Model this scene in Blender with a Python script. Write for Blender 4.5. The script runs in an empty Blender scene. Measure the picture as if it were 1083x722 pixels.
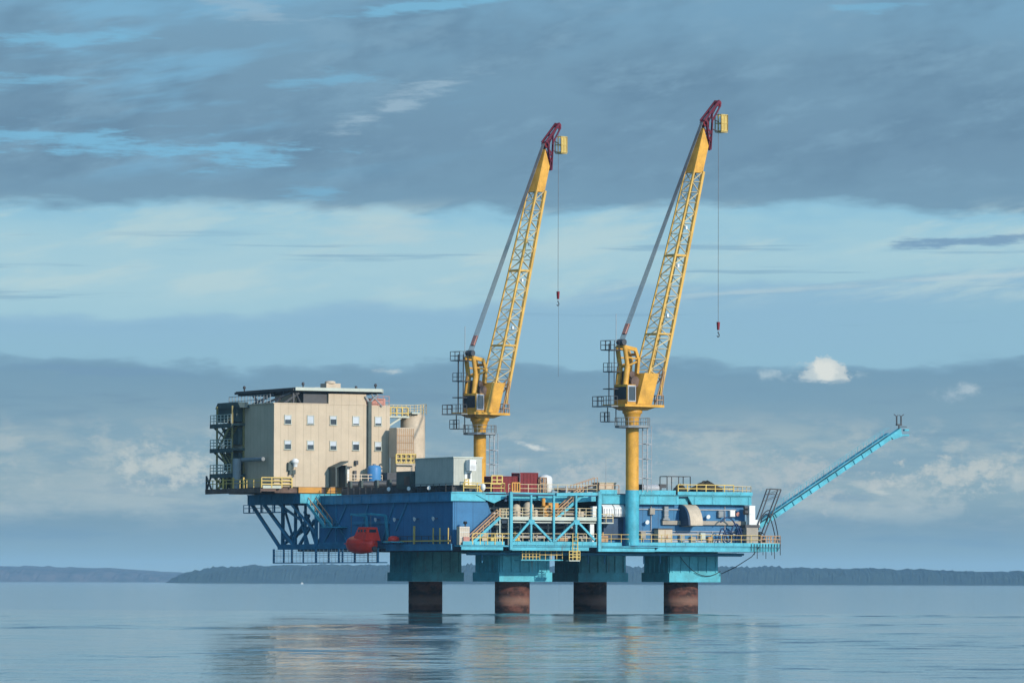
import bpy, math, random
from math import radians, sin, cos, pi, sqrt, atan2
from mathutils import Vector, Matrix

random.seed(7)
scene = bpy.context.scene
COL = scene.collection

# ------------------------------------------------------------------ colour
def lin(c):
    c = c / 255.0
    return c / 12.92 if c <= 0.04045 else ((c + 0.055) / 1.055) ** 2.4
def rgb(r, g, b):
    return (lin(r), lin(g), lin(b), 1.0)

# ------------------------------------------------------------------ materials
def new_mat(name):
    m = bpy.data.materials.new(name)
    m.use_nodes = True
    nt = m.node_tree
    for n in list(nt.nodes):
        nt.nodes.remove(n)
    out = nt.nodes.new('ShaderNodeOutputMaterial')
    bs = nt.nodes.new('ShaderNodeBsdfPrincipled')
    nt.links.new(bs.outputs[0], out.inputs['Surface'])
    return m, nt, bs, out

def nd(nt, typ, **kw):
    n = nt.nodes.new(typ)
    for k, v in kw.items():
        setattr(n, k, v)
    return n

def mathn(nt, op, a, b=None, c=None, clamp=False):
    n = nt.nodes.new('ShaderNodeMath')
    n.operation = op
    n.use_clamp = clamp
    for i, x in enumerate((a, b, c)):
        if x is None:
            continue
        if isinstance(x, (int, float)):
            n.inputs[i].default_value = x
        else:
            nt.links.new(x, n.inputs[i])
    return n.outputs[0]

def mixc(nt, fac, a, b):
    n = nt.nodes.new('ShaderNodeMix')
    n.data_type = 'RGBA'
    for s, x in ((n.inputs[0], fac), (n.inputs[6], a), (n.inputs[7], b)):
        if isinstance(x, (int, float)):
            s.default_value = x
        elif isinstance(x, tuple):
            s.default_value = x
        else:
            nt.links.new(x, s)
    return n.outputs[2]

def smooth(nt, val, lo, hi):
    n = nt.nodes.new('ShaderNodeMapRange')
    n.interpolation_type = 'SMOOTHSTEP'
    nt.links.new(val, n.inputs[0])
    n.inputs[1].default_value = lo
    n.inputs[2].default_value = hi
    return n.outputs[0]

def noise(nt, vec, scale, detail=3.0, rough=0.55, scl=None):
    if scl:
        mp = nd(nt, 'ShaderNodeMapping')
        nt.links.new(vec, mp.inputs[0])
        mp.inputs['Scale'].default_value = scl
        vec = mp.outputs[0]
    n = nd(nt, 'ShaderNodeTexNoise')
    nt.links.new(vec, n.inputs['Vector'])
    n.inputs['Scale'].default_value = scale
    n.inputs['Detail'].default_value = detail
    n.inputs['Roughness'].default_value = rough
    return n.outputs[0]

def paint(name, col, rough=0.5, var=0.16, grime=0.35, rust=(0.11, 0.05, 0.028, 1), rib=0.0, panel=0.0, metal=0.0):
    """painted metal: mottled tone, vertical runs of grime and rust, optional ribs or panel joints"""
    m, nt, bs, out = new_mat(name)
    col = tuple(c * 0.84 for c in col[:3]) + (1.0,)
    tc = nd(nt, 'ShaderNodeTexCoord').outputs['Object']
    tone = noise(nt, tc, 0.55, 4.0, 0.6)
    fine = noise(nt, tc, 5.0, 3.0, 0.6)
    t = mathn(nt, 'MULTIPLY_ADD', tone, 0.7, mathn(nt, 'MULTIPLY', fine, 0.3))
    dark = tuple(c * (1 - var * 1.6) for c in col[:3]) + (1,)
    light = tuple(min(1, c * (1 + var)) for c in col[:3]) + (1,)
    base = mixc(nt, smooth(nt, t, 0.3, 0.7), dark, light)
    if panel:
        sp = nd(nt, 'ShaderNodeSeparateXYZ')
        nt.links.new(tc, sp.inputs[0])
        s = mathn(nt, 'ADD', sp.outputs[0], sp.outputs[1])
        fl = mathn(nt, 'FLOOR', mathn(nt, 'DIVIDE', s, panel))
        wn = nd(nt, 'ShaderNodeTexWhiteNoise')
        wn.noise_dimensions = '1D'
        nt.links.new(fl, wn.inputs['W'])
        base = mixc(nt, mathn(nt, 'MULTIPLY', wn.outputs[0], 0.22), base, tuple(c * 0.72 for c in col[:3]) + (1,))
        fr = mathn(nt, 'FRACT', mathn(nt, 'DIVIDE', s, panel))
        seam = mathn(nt, 'LESS_THAN', fr, 0.05)
        base = mixc(nt, mathn(nt, 'MULTIPLY', seam, 0.55), base, tuple(c * 0.45 for c in col[:3]) + (1,))
    streak = noise(nt, tc, 1.0, 5.0, 0.65, (1.9, 1.9, 0.16))
    blot = noise(nt, tc, 0.35, 3.0, 0.6)
    g = mathn(nt, 'MULTIPLY', smooth(nt, streak, 0.52, 0.76), smooth(nt, blot, 0.38, 0.66))
    base = mixc(nt, mathn(nt, 'MULTIPLY', g, grime), base, rust)
    nt.links.new(base, bs.inputs['Base Color'])
    bs.inputs['Roughness'].default_value = rough
    bs.inputs['Metallic'].default_value = metal
    bs.inputs['Specular IOR Level'].default_value = 0.3
    if rib:
        sp = nd(nt, 'ShaderNodeSeparateXYZ')
        nt.links.new(tc, sp.inputs[0])
        s = mathn(nt, 'ADD', sp.outputs[0], sp.outputs[1])
        w = mathn(nt, 'SINE', mathn(nt, 'MULTIPLY', s, 2 * pi / rib))
        bp = nd(nt, 'ShaderNodeBump')
        bp.inputs['Strength'].default_value = 0.5
        bp.inputs['Distance'].default_value = 0.05
        nt.links.new(w, bp.inputs['Height'])
        nt.links.new(bp.outputs[0], bs.inputs['Normal'])
    return m

M = {}
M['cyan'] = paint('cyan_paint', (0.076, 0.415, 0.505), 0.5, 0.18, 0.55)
M['teal'] = paint('teal_paint', (0.045, 0.30, 0.40), 0.5, 0.2, 0.35)
M['blue'] = paint('blue_cladding', (0.036, 0.168, 0.33), 0.6, 0.10, 0.22, panel=2.4)
M['steelblue'] = paint('truss_and_shade_blue', (0.036, 0.21, 0.36), 0.5, 0.2, 0.3)  # truss paint; also holds the shade of the side girders
M['blind'] = paint('window_blind', (0.52, 0.56, 0.58), 0.6, 0.06, 0.1)
M['dull'] = paint('dull_beige_paint', (0.36, 0.315, 0.25), 0.65, 0.12, 0.3)
M['olive'] = paint('olive_yellow_paint', (0.24, 0.20, 0.07), 0.6, 0.2, 0.3)
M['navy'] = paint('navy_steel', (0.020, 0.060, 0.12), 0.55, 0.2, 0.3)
M['beige'] = paint('cream_cladding', (0.57, 0.455, 0.315), 0.6, 0.06, 0.14, panel=1.16)
M['cream'] = paint('cream_paint', (0.56, 0.455, 0.325), 0.55, 0.12, 0.35)
M['yellow'] = paint('crane_yellow', (0.68, 0.345, 0.045), 0.45, 0.18, 0.55)
M['chord'] = paint('boom_yellow', (0.68, 0.40, 0.085), 0.5, 0.16, 0.5)
M['lace'] = paint('boom_lacing', (0.64, 0.49, 0.24), 0.5, 0.2, 0.3)
M['rail'] = paint('rail_yellow', (0.62, 0.44, 0.12), 0.5, 0.15, 0.4)
M['railpale'] = paint('rail_cream', (0.58, 0.47, 0.27), 0.5, 0.15, 0.4)
M['railbrown'] = paint('rail_tan', (0.45, 0.26, 0.13), 0.5, 0.15, 0.4)
M['red'] = paint('dark_red_paint', (0.20, 0.010, 0.013), 0.6, 0.2, 0.1)
M['boat'] = paint('lifeboat_red', (0.92, 0.045, 0.020), 0.35, 0.15, 0.15)
M['crimson'] = paint('jib_red', (0.12, 0.008, 0.022), 0.5, 0.2, 0.2)
M['white'] = paint('white_paint', (0.74, 0.74, 0.70), 0.5, 0.06, 0.2)
M['pale'] = paint('pale_grey_green_paint', (0.50, 0.53, 0.44), 0.5, 0.08, 0.25)
M['grey'] = paint('grey_paint', (0.25, 0.27, 0.27), 0.55, 0.12, 0.25)
M['modgrey'] = paint('module_grey', (0.46, 0.47, 0.40), 0.55, 0.08, 0.2, rib=0.5)
M['steel'] = paint('dark_steel', (0.060, 0.062, 0.065), 0.5, 0.2, 0.3)
M['galv'] = paint('galvanised_steel', (0.40, 0.41, 0.42), 0.45, 0.15, 0.2)
M['black'] = paint('black_rubber', (0.016, 0.017, 0.020), 0.6, 0.2, 0.1)
M['brown'] = paint('rusted_deck', (0.15, 0.095, 0.070), 0.7, 0.3, 0.5)
M['orange'] = paint('orange_paint', (0.60, 0.28, 0.045), 0.5, 0.12, 0.3)
M['tank'] = paint('tank_blue', (0.07, 0.25, 0.50), 0.45, 0.08, 0.1)
M['pink'] = paint('faded_red_primer', (0.48, 0.22, 0.17), 0.6, 0.15, 0.2)
M['net'] = paint('dark_net', (0.045, 0.036, 0.022), 0.9, 0.4, 0.2)
M['rope'] = paint('wire_rope', (0.16, 0.165, 0.17), 0.6, 0.2, 0.1)
M['deckgreen'] = paint('dark_green_machinery', (0.07, 0.095, 0.085), 0.6, 0.2, 0.3)
M['hose'] = paint('blue_hose', (0.015, 0.040, 0.11), 0.5, 0.2, 0.1)

def glass():
    m, nt, bs, out = new_mat('dark_window_glass')
    bs.inputs['Base Color'].default_value = (0.03, 0.035, 0.04, 1)
    bs.inputs['Roughness'].default_value = 0.08
    return m
M['glass'] = glass()

def pile_mat():
    m, nt, bs, out = new_mat('rusted_pile')
    tc = nd(nt, 'ShaderNodeTexCoord').outputs['Object']
    n1 = noise(nt, tc, 0.5, 5.0, 0.65, (1, 1, 2.2))
    n2 = noise(nt, tc, 2.2, 4.0, 0.6)
    base = mixc(nt, smooth(nt, n1, 0.38, 0.62), (0.030, 0.016, 0.013, 1), (0.115, 0.044, 0.030, 1))
    base = mixc(nt, smooth(nt, n2, 0.55, 0.75), base, (0.13, 0.068, 0.052, 1))
    sp = nd(nt, 'ShaderNodeSeparateXYZ')
    nt.links.new(tc, sp.inputs[0])
    tide = mathn(nt, 'ADD', sp.outputs[2], mathn(nt, 'MULTIPLY', n1, 0.8))
    # a pale band of dried silt above a thin dark wet foot
    silt = mathn(nt, 'MULTIPLY', smooth(nt, tide, -2.9, -2.4), mathn(nt, 'SUBTRACT', 1.0, smooth(nt, tide, -2.0, -1.2)))
    base = mixc(nt, mathn(nt, 'MULTIPLY', silt, 0.55), base, (0.25, 0.14, 0.10, 1))
    wet = mathn(nt, 'SUBTRACT', 1.0, smooth(nt, tide, -3.6, -3.2))
    base = mixc(nt, mathn(nt, 'MULTIPLY', wet, 0.85), base, (0.02, 0.015, 0.013, 1))
    nt.links.new(base, bs.inputs['Base Color'])
    bs.inputs['Roughness'].default_value = 0.85
    bs.inputs['Specular IOR Level'].default_value = 0.2
    bp = nd(nt, 'ShaderNodeBump')
    bp.inputs['Strength'].default_value = 0.5
    bp.inputs['Distance'].default_value = 0.1
    nt.links.new(n2, bp.inputs['Height'])
    nt.links.new(bp.outputs[0], bs.inputs['Normal'])
    return m
M['pile'] = pile_mat()

# ------------------------------------------------------------------ frames
TH = radians(27.0)
CU, SU = cos(TH), sin(TH)
OX = -7.9
def W(u, v, z):
    """platform coordinates (u along the sunlit side, v inward, z up) to the world"""
    return Vector((OX + u * CU - v * SU, u * SU + v * CU, z))

def tag(o, label=None, cat=None, group=None, kind=None):
    if label: o['label'] = label
    if cat: o['category'] = cat
    if group: o['group'] = group
    if kind: o['kind'] = kind
    return o

ORG = {}
def thing(name, label, cat, org, group=None, world=None, rot=None):
    o = bpy.data.objects.new(name, None)
    COL.objects.link(o)
    o.empty_display_size = 1.0
    o.location = world if world is not None else W(*org)
    o.rotation_euler = (0, 0, TH if rot is None else rot)
    ORG[o.name] = Vector(org)
    return tag(o, label, cat, group)

class MB:
    def __init__(self):
        self.v, self.f, self.s = [], [], []
    def add(self, vs, fs, smooth=False):
        b = len(self.v)
        self.v += [Vector(p) for p in vs]
        self.f += [tuple(b + i for i in f) for f in fs]
        self.s += [smooth] * len(fs)
        return self
    def box(self, u0, u1, v0, v1, z0, z1):
        vs = [(x, y, z) for z in (z0, z1) for y in (v0, v1) for x in (u0, u1)]
        return self.add(vs, [(0, 2, 3, 1), (4, 5, 7, 6), (0, 1, 5, 4), (2, 6, 7, 3), (0, 4, 6, 2), (1, 3, 7, 5)])
    def beam(self, p, q, w, h=None):
        p, q = Vector(p), Vector(q)
        h = w if h is None else h
        d = (q - p).normalized()
        up = Vector((0, 0, 1)) if abs(d.z) < 0.97 else Vector((0, 1, 0))
        a = d.cross(up).normalized() * (w / 2)
        b = a.cross(d).normalized() * (h / 2)
        vs = [c + sa * a + sb * b for c in (p, q) for sa, sb in ((-1, -1), (1, -1), (1, 1), (-1, 1))]
        return self.add(vs, [(0, 1, 2, 3), (7, 6, 5, 4), (0, 4, 5, 1), (1, 5, 6, 2), (2, 6, 7, 3), (3, 7, 4, 0)])
    def tube(self, p, q, r, n=8, r2=None, cap=True):
        p, q = Vector(p), Vector(q)
        r2 = r if r2 is None else r2
        d = (q - p).normalized()
        up = Vector((0, 0, 1)) if abs(d.z) < 0.97 else Vector((1, 0, 0))
        a = d.cross(up).normalized()
        b = a.cross(d).normalized()
        vs = []
        for c, rr in ((p, r), (q, r2)):
            for i in range(n):
                t = 2 * pi * i / n
                vs.append(c + a * (rr * cos(t)) + b * (rr * sin(t)))
        self.add(vs, [(i, (i + 1) % n, n + (i + 1) % n, n + i) for i in range(n)], True)
        if cap:
            self.add(vs[:n], [tuple(range(n))[::-1]])
            self.add(vs[n:], [tuple(range(n))])
        return self
    def path(self, pts, r, n=5):
        for a, b in zip(pts[:-1], pts[1:]):
            self.tube(a, b, r, n)
        return self
    def lathe(self, c, prof, n=20):
        """prof: (radius, z) pairs bottom to top around the vertical axis through c"""
        vs = []
        for r, z in prof:
            for i in range(n):
                t = 2 * pi * i / n
                vs.append((c[0] + r * cos(t), c[1] + r * sin(t), z))
        fs = []
        for k in range(len(prof) - 1):
            for i in range(n):
                fs.append((k * n + i, k * n + (i + 1) % n, (k + 1) * n + (i + 1) % n, (k + 1) * n + i))
        self.add(vs, fs, True)
        self.add(vs[:n], [tuple(range(n))[::-1]])
        self.add(vs[-n:], [tuple(range(n))])
        return self
    def hull8(self, bottom, top):
        """a hexahedron between two quads, each given as four points in the same order"""
        return self.add(list(bottom) + list(top), [(3, 2, 1, 0), (4, 5, 6, 7), (0, 1, 5, 4), (1, 2, 6, 5), (2, 3, 7, 6), (3, 0, 4, 7)])
    def prism(self, poly, axis, a, b):
        """poly of 2-D points extruded along axis 'u', 'v' or 'z' from a to b"""
        def pt(p, t):
            return {'u': (t, p[0], p[1]), 'v': (p[0], t, p[1]), 'z': (p[0], p[1], t)}[axis]
        n = len(poly)
        vs = [pt(p, a) for p in poly] + [pt(p, b) for p in poly]
        return self.add(vs, [tuple(range(n))[::-1], tuple(range(n, 2 * n))] + [(i, (i + 1) % n, n + (i + 1) % n, n + i) for i in range(n)])
    def rail(self, pts, h=1.1, gap=1.6, r=0.035, bars=(1.0, 0.52), kick=0.0):
        for a, b in zip(pts[:-1], pts[1:]):
            a, b = Vector(a), Vector(b)
            L = (b - a).length
            n = max(1, round(L / gap))
            for i in range(n + 1):
                p = a.lerp(b, i / n)
                self.beam(p, p + Vector((0, 0, h)), r * 2.1)
            for k in bars:
                up = Vector((0, 0, h * k))
                self.beam(a + up, b + up, r * 2)
            if kick:
                self.beam(a + Vector((0, 0, kick / 2)), b + Vector((0, 0, kick / 2)), 0.03, kick)
        return self
    def ladder(self, p, q, w, side, r=0.035, step=0.4, cage=False):
        p, q, side = Vector(p), Vector(q), Vector(side).normalized() * (w / 2)
        self.beam(p - side, q - side, r * 2).beam(p + side, q + side, r * 2)
        n = int((q - p).length / step)
        for i in range(1, n):
            c = p.lerp(q, i / n)
            self.beam(c - side, c + side, r * 1.3)
        return self
    def build(self, name, mat, parent=None, org=None, rot=None, world=None):
        import bmesh
        me = bpy.data.meshes.new(name)
        if parent is not None:
            o0 = ORG[parent.name]
        else:
            o0 = Vector(org)
        me.from_pydata([tuple(p - o0) for p in self.v], [], self.f)
        bm = bmesh.new()
        bm.from_mesh(me)
        for face, s in zip(bm.faces, self.s):
            face.smooth = s
        bmesh.ops.recalc_face_normals(bm, faces=bm.faces)
        bm.to_mesh(me)
        bm.free()
        me.materials.append(M[mat] if isinstance(mat, str) else mat)
        o = bpy.data.objects.new(name, me)
        COL.objects.link(o)
        if parent is not None:
            o.parent = parent
        else:
            o.location = world if world is not None else W(*org)
            o.rotation_euler = (0, 0, TH if rot is None else rot)
        ORG[o.name] = o0
        return o

def kids(o):
    return [c for c in bpy.data.objects if c.parent == o]
def copy_tree(o, parent=None):
    c = o.copy()
    COL.objects.link(c)
    c.parent = parent
    for k in kids(o):
        copy_tree(k, c)
    return c

# ================================================================== SEA, SHORE, AIR
def sea():
    import numpy as np
    m, nt, bs, out = new_mat('sea_water')
    tc = nd(nt, 'ShaderNodeTexCoord').outputs['Object']
    bs.inputs['Base Color'].default_value = (0.065, 0.125, 0.13, 1)
    bs.inputs['IOR'].default_value = 1.333
    bs.inputs['Roughness'].default_value = SEA_ROUGH
    rip = mathn(nt, 'ADD', mathn(nt, 'MULTIPLY', noise(nt, tc, 1.0, 3.0, 0.6, (1.6, 1.2, 1)), 0.02),
                mathn(nt, 'MULTIPLY', noise(nt, tc, 1.0, 4.0, 0.65, (0.75, 0.16, 1)), 0.06))
    bp = nd(nt, 'ShaderNodeBump')
    bp.inputs['Strength'].default_value = 1.0
    bp.inputs['Distance'].default_value = 1.0
    nt.links.new(rip, bp.inputs['Height'])
    nt.links.new(bp.outputs[0], bs.inputs['Normal'])
    # real wavelets over the stretch of water in sight, flattening out towards its edges
    x0, x1, y0, y1, d = -130.0, 130.0, -540.0, 60.0, 0.8
    nx, ny = int((x1 - x0) / d) + 1, int((y1 - y0) / d) + 1
    X, Y = np.meshgrid(np.linspace(x0, x1, nx), np.linspace(y0, y1, ny))
    rng = np.random.default_rng(5)
    def field(lo, hi, n, seed, spread=pi):
        r = np.random.default_rng(seed)
        f = np.zeros_like(X)
        for _ in range(n):
            lam = math.exp(r.uniform(math.log(lo), math.log(hi)))
            th = pi / 2 + r.uniform(-spread, spread)
            f += np.sin(2 * pi / lam * (X * cos(th) + Y * sin(th)) + r.uniform(0, 2 * pi))
        return f / sqrt(n / 2)
    Z = np.zeros_like(X)
    N = 46
    for k in range(N):
        lam = math.exp(rng.uniform(math.log(2.4), math.log(13.0)))
        th = pi / 2 + rng.normal(0, 0.55)
        Z += SEA_SLOPE * sqrt(2.0 / N) * lam / (2 * pi) * np.sin(2 * pi / lam * (X * cos(th) + Y * sin(th)) + rng.uniform(0, 2 * pi))
    calm = 0.62 + 0.30 * np.clip(field(40, 170, 14, 3), -1.5, 1.5)
    # a belt of ruffled water along the tide line past the legs
    line = Y + 0.30 * X + 5.0 * field(25, 90, 10, 8) + 40.0
    belt = np.exp(-(line / 22.0) ** 2) * np.clip((X + 40) / 30.0, 0, 1)
    far = np.clip((30.0 - Y) / 260.0, 0.22, 1)
    edge = np.clip(np.minimum(np.minimum(X - x0, x1 - X), np.minimum(Y - y0, y1 - Y)) / 25.0, 0, 1)
    Z *= (calm * far + 1.2 * belt) * edge
    co = np.stack([X, Y, Z], -1).reshape(-1, 3)
    idx = np.arange(nx * ny).reshape(ny, nx)
    quads = np.stack([idx[:-1, :-1], idx[:-1, 1:], idx[1:, 1:], idx[1:, :-1]], -1).reshape(-1, 4)
    o = [(-9000, -2500), (9000, -2500), (9000, 19000), (-9000, 19000)]
    ci = [idx[0, 0], idx[0, -1], idx[-1, -1], idx[-1, 0]]
    nb = nx * ny
    co = np.concatenate([co, np.array([(x, y, 0.0) for x, y in o])])
    rim = [list(idx[0, :]), list(idx[:, -1]), list(idx[-1, ::-1]), list(idx[::-1, 0])]
    faces = quads.tolist()
    for k in range(4):
        r = [int(i) for i in rim[k]]
        faces.append([nb + k, nb + (k + 1) % 4] + r[::-1])
    me = bpy.data.meshes.new('sea')
    me.from_pydata(co.tolist(), [], faces)
    me.polygons.foreach_set('use_smooth', [True] * len(me.polygons))
    me.materials.append(m)
    ob = bpy.data.objects.new('sea', me)
    COL.objects.link(ob)
    tag(ob, kind='structure')
SEA_ROUGH, SEA_SLOPE = 0.05, 0.034
sea()

def shore(name, x0, x1, y0, depth, prof, dx, jag, col, col_b):
    m, nt, bs, out = new_mat(name + '_ground')
    tc = nd(nt, 'ShaderNodeTexCoord').outputs['Object']
    n = noise(nt, tc, 0.02, 5.0, 0.7)
    nt.links.new(mixc(nt, smooth(nt, n, 0.35, 0.65), col, col_b), bs.inputs['Base Color'])
    bs.inputs['Roughness'].default_value = 0.95
    bs.inputs['Specular IOR Level'].default_value = 0.1
    rnd = random.Random(11)
    nx = int((x1 - x0) / dx) + 1
    rows = [(-30, -0.05), (0, 0.02), (25, 0.45), (60, 0.72), (130, 0.88), (240, 0.97), (400, 1.0), (650, 1.0), (depth, 0.96), (depth + 150, -0.05)]
    vs = []
    for d, k in rows:
        for i in range(nx):
            x = x0 + i * dx
            h = prof(x)
            j = 0.0
            if 0.3 < k:
                j = jag * (rnd.uniform(-1, 1) ** 3 * 1.5 + 0.45 * rnd.uniform(-1, 1) + 0.9 * sin(x * 0.031 + d) * sin(x * 0.0113 + 2 * d) + 0.5 * sin(x * 0.083 + 5 * d))
                j *= min(1, h / 12.0)
            vs.append((x, y0 + d + 30 * sin(x * 0.004), max(-1.0, h * k + j) if h > 0.3 else -1.0))
    fs = []
    for r in range(len(rows) - 1):
        for i in range(nx - 1):
            a = r * nx + i
            fs.append((a, a + 1, a + nx + 1, a + nx))
    mb = MB()
    mb.add(vs, fs)
    o = mb.build(name, m, org=(0, 0, 0), rot=0, world=(0, 0, 0))
    tag(o, kind='structure')

def lerp_prof(pts):
    def f(x):
        if x <= pts[0][0]: return pts[0][1]
        for (a, ha), (b, hb) in zip(pts[:-1], pts[1:]):
            if x <= b:
                t = (x - a) / (b - a)
                return ha + (hb - ha) * t
        return pts[-1][1]
    return f
shore('wooded_headland', -675, 3200, 9600, 900,
      lerp_prof([(-672, 0), (-662, 12), (-640, 22), (-600, 29), (-540, 33), (-400, 36), (-230, 37), (0, 35), (450, 34), (700, 31), (940, 26), (1500, 24), (3200, 26)]),
      3.6, 2.2, (0.008, 0.016, 0.014, 1), (0.020, 0.032, 0.024, 1))
shore('far_hills', -4200, 300, 14500, 1800,
      lerp_prof([(-4200, 40), (-1400, 44), (-1250, 42), (-1150, 36), (-1000, 25), (-800, 26), (-500, 24), (-200, 12), (300, 6)]),
      9.0, 2.0, (0.030, 0.028, 0.028, 1), (0.085, 0.062, 0.056, 1))

def air():
    m = bpy.data.materials.new('sea_haze')
    m.use_nodes = True
    nt = m.node_tree
    for n in list(nt.nodes):
        nt.nodes.remove(n)
    out = nt.nodes.new('ShaderNodeOutputMaterial')
    pv = nt.nodes.new('ShaderNodeVolumePrincipled')
    pv.inputs['Color'].default_value = (0.42, 0.72, 0.95, 1)
    pv.inputs['Density'].default_value = HAZE
    pv.inputs['Anisotropy'].default_value = 0.0
    nt.links.new(pv.outputs[0], out.inputs['Volume'])
    mb = MB().box(-9200, 9200, -2700, 19300, -2.5, 78)
    o = mb.build('haze', m, org=(0, 0, 0), rot=0, world=(0, 0, 0))
    tag(o, kind='stuff')
HAZE = 0.33 / 8500
air()

# ================================================================== THE PLATFORM
plat = thing('offshore_platform', 'blue steel oil platform on four rusty piles standing in the calm sea', 'oil platform', (22, 20, 0))

# --- legs: square blue box with a deeper skirt, on a round rusted pile
LEGS = [(13.4, 8.6), (39.3, 8.6), (13.4, 35.2), (39.3, 35.2)]
for (lu, lv) in LEGS:
    b = MB()
    h = 3.72
    b.box(lu - h, lu + h, lv - h, lv + h, 5.38, 8.2)
    for i in range(6):                                    # vertical stiffeners on every face
        t = -h + 0.35 + i * (2 * h - 0.7) / 5
        for s in (-1, 1):
            b.box(lu + t - 0.07, lu + t + 0.07, lv + s * h - 0.13, lv + s * h + 0.13, 5.38, 8.19)
            b.box(lu + s * h - 0.13, lu + s * h + 0.13, lv + t - 0.07, lv + t + 0.07, 5.38, 8.19)
    leg = b.build('leg', 'cyan', plat)
    MB().box(lu - 3.98, lu + 3.98, lv - 3.98, lv + 3.98, 4.12, 5.375).build('skirt', 'cyan', leg)
    p = MB().lathe((lu, lv), [(2.36, -4.0), (2.36, 1.2), (2.38, 1.25), (2.38, 1.45), (2.36, 1.5), (2.36, 4.10)], 32)
    po = p.build('pile', M['pile'], leg)
    # pile texture measured from just under the skirt
    for vtx in po.data.vertices:
        vtx.co.z -= 4.0
    po.location.z = 4.0

# --- upper deck: plate with edge girders
b = MB()
b.box(0.12, 45.4, 0.12, 40.6, 15.55, 15.95)
for v in (6, 14, 22, 30):
    b.box(0.3, 45.2, v, v + 0.35, 14.8, 15.55)
for u in (8, 22, 34):
    b.box(u, u + 0.35, 0.3, 40.4, 14.75, 15.54)
b.build('deck_plate', 'navy', plat)
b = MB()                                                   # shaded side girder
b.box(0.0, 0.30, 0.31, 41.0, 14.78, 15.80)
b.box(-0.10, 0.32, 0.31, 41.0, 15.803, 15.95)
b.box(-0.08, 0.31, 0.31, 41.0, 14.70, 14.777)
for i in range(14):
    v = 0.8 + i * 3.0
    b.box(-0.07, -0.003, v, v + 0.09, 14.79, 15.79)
b.build('side_girder', 'steelblue', plat)  # this side's shade is put into the darker blue
b = MB()                                                   # lit side girder, left piece with a bracket, and right piece
b.box(-0.1, 5.0, 0.0, 0.30, 14.74, 15.78)
b.box(-0.1, 8.0, -0.1, 0.32, 15.783, 15.96)
b.prism([(3.6, 15.60), (8.2, 15.60), (7.6, 15.1), (6.2, 14.5), (5.0, 14.9)], 'v', -0.12, -0.004)
b.build('front_girder', 'cyan', plat)
b = MB()
b.box(8.8, 13.0, 0.5, 0.8, 14.9, 15.6)
b.prism([(12.9, 15.0), (14.0, 14.7), (16.0, 14.6), (21.6, 14.9), (21.6, 15.55), (12.9, 15.5)], 'v', 0.1, 0.4)
b.build('front_girder', 'cyan', plat)
b = MB()
b.box(21.9, 34.2, 0.0, 0.30, 14.55, 15.70)
b.box(34.2, 36.0, 0.6, 0.80, 14.6, 15.70)
b.prism([(35.6, 15.72), (36.3, 14.6), (45.5, 14.6), (45.5, 15.72)], 'v', 0.0, 0.3)
b.box(21.9, 45.5, -0.14, 0.32, 15.703, 15.80)
b.box(45.2, 45.5, 0.32, 40.5, 14.6, 15.70)
for i in range(9):
    u = 22.6 + i * 2.8
    b.box(u, u + 0.08, -0.07, -0.003, 14.66, 15.68)
b.build('front_girder', 'cyan', plat)
b = MB()                                                   # kick plates in front of the crane and along the right end
b.box(22.0, 24.6, -0.30, -0.22, 15.85, 16.45)
b.box(27.4, 33.6, -0.30, -0.22, 15.85, 16.45)
b.box(33.9, 45.5, -0.30, -0.22, 15.85, 16.32)
for u in (22.9, 24.2, 28.9, 31.2, 33.3, 36.8, 39.2, 41.4, 43.6):
    b.box(u, u + 0.07, -0.34, -0.303, 15.8, 16.4)
b.build('kick_plate', 'cyan', plat)

# --- lower deck
b = MB()
b.box(0.1, 47.0, 0.1, 54.0, 8.55, 8.95)
for v in (4, 13, 22, 31, 40, 49):
    b.box(0.3, 46.8, v, v + 0.3, 8.21, 8.55)
b.build('deck_plate', 'navy', plat)
b = MB()
b.box(-0.05, 0.09, 0.05, 54.9, 8.56, 9.08)
b.box(-0.12, -0.053, 0.05, 54.9, 8.9, 9.06)
b.box(-0.05, 0.2, 0.05, 20.0, 8.22, 8.555)
b.build('side_girder', 'steelblue', plat)  # darker blue again carries the shade of this side
b = MB()                                                   # walkway edge on the lit side: kick plates over a lower beam
for a, c in ((0.75, 2.35), (2.45, 3.9), (4.0, 5.4), (5.5, 6.9)):
    b.box(a, c, -1.84, -1.76, 8.92, 9.42)
b.box(0.6, 6.75, -1.72, -1.50, 8.28, 8.68)
b.box(8.1, 20.7, -1.84, -1.76, 8.95, 9.45)
for i in range(9):
    b.box(8.8 + i * 1.4, 8.88 + i * 1.4, -1.88, -1.843, 8.9, 9.45)
b.box(8.1, 19.6, -1.72, -1.50, 8.25, 8.68)
b.build('walkway_edge', 'cyan', plat)
b = MB()
b.prism([(21.1, 9.38), (24.5, 9.38), (24.5, 8.9), (21.1, 8.9)], 'v', -1.86, -1.70)
b.box(21.1, 29.6, -1.72, -1.50, 8.16, 8.62)
b.box(25.6, 30.0, -1.86, -1.78, 9.0, 9.42)
b.prism([(29.4, 8.20), (48.6, 8.24), (48.6, 8.9), (30.5, 8.9)], 'v', -1.74, -1.5)
b.box(30.0, 48.9, -1.86, -1.78, 8.95, 9.42)
for i in range(12):
    b.box(31.2 + i * 1.5, 31.28 + i * 1.5, -1.9, -1.863, 8.9, 9.42)
b.box(45.9, 46.1, -1.6, 6.0, 8.2, 8.9)
b.box(47.0, 49.0, -1.5, 4.5, 8.45, 8.85)
b.build('walkway_edge', 'cyan', plat)
MB().box(0.4, 49.0, -1.755, 0.09, 8.72, 8.90).build('walkway', 'teal', plat)

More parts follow.
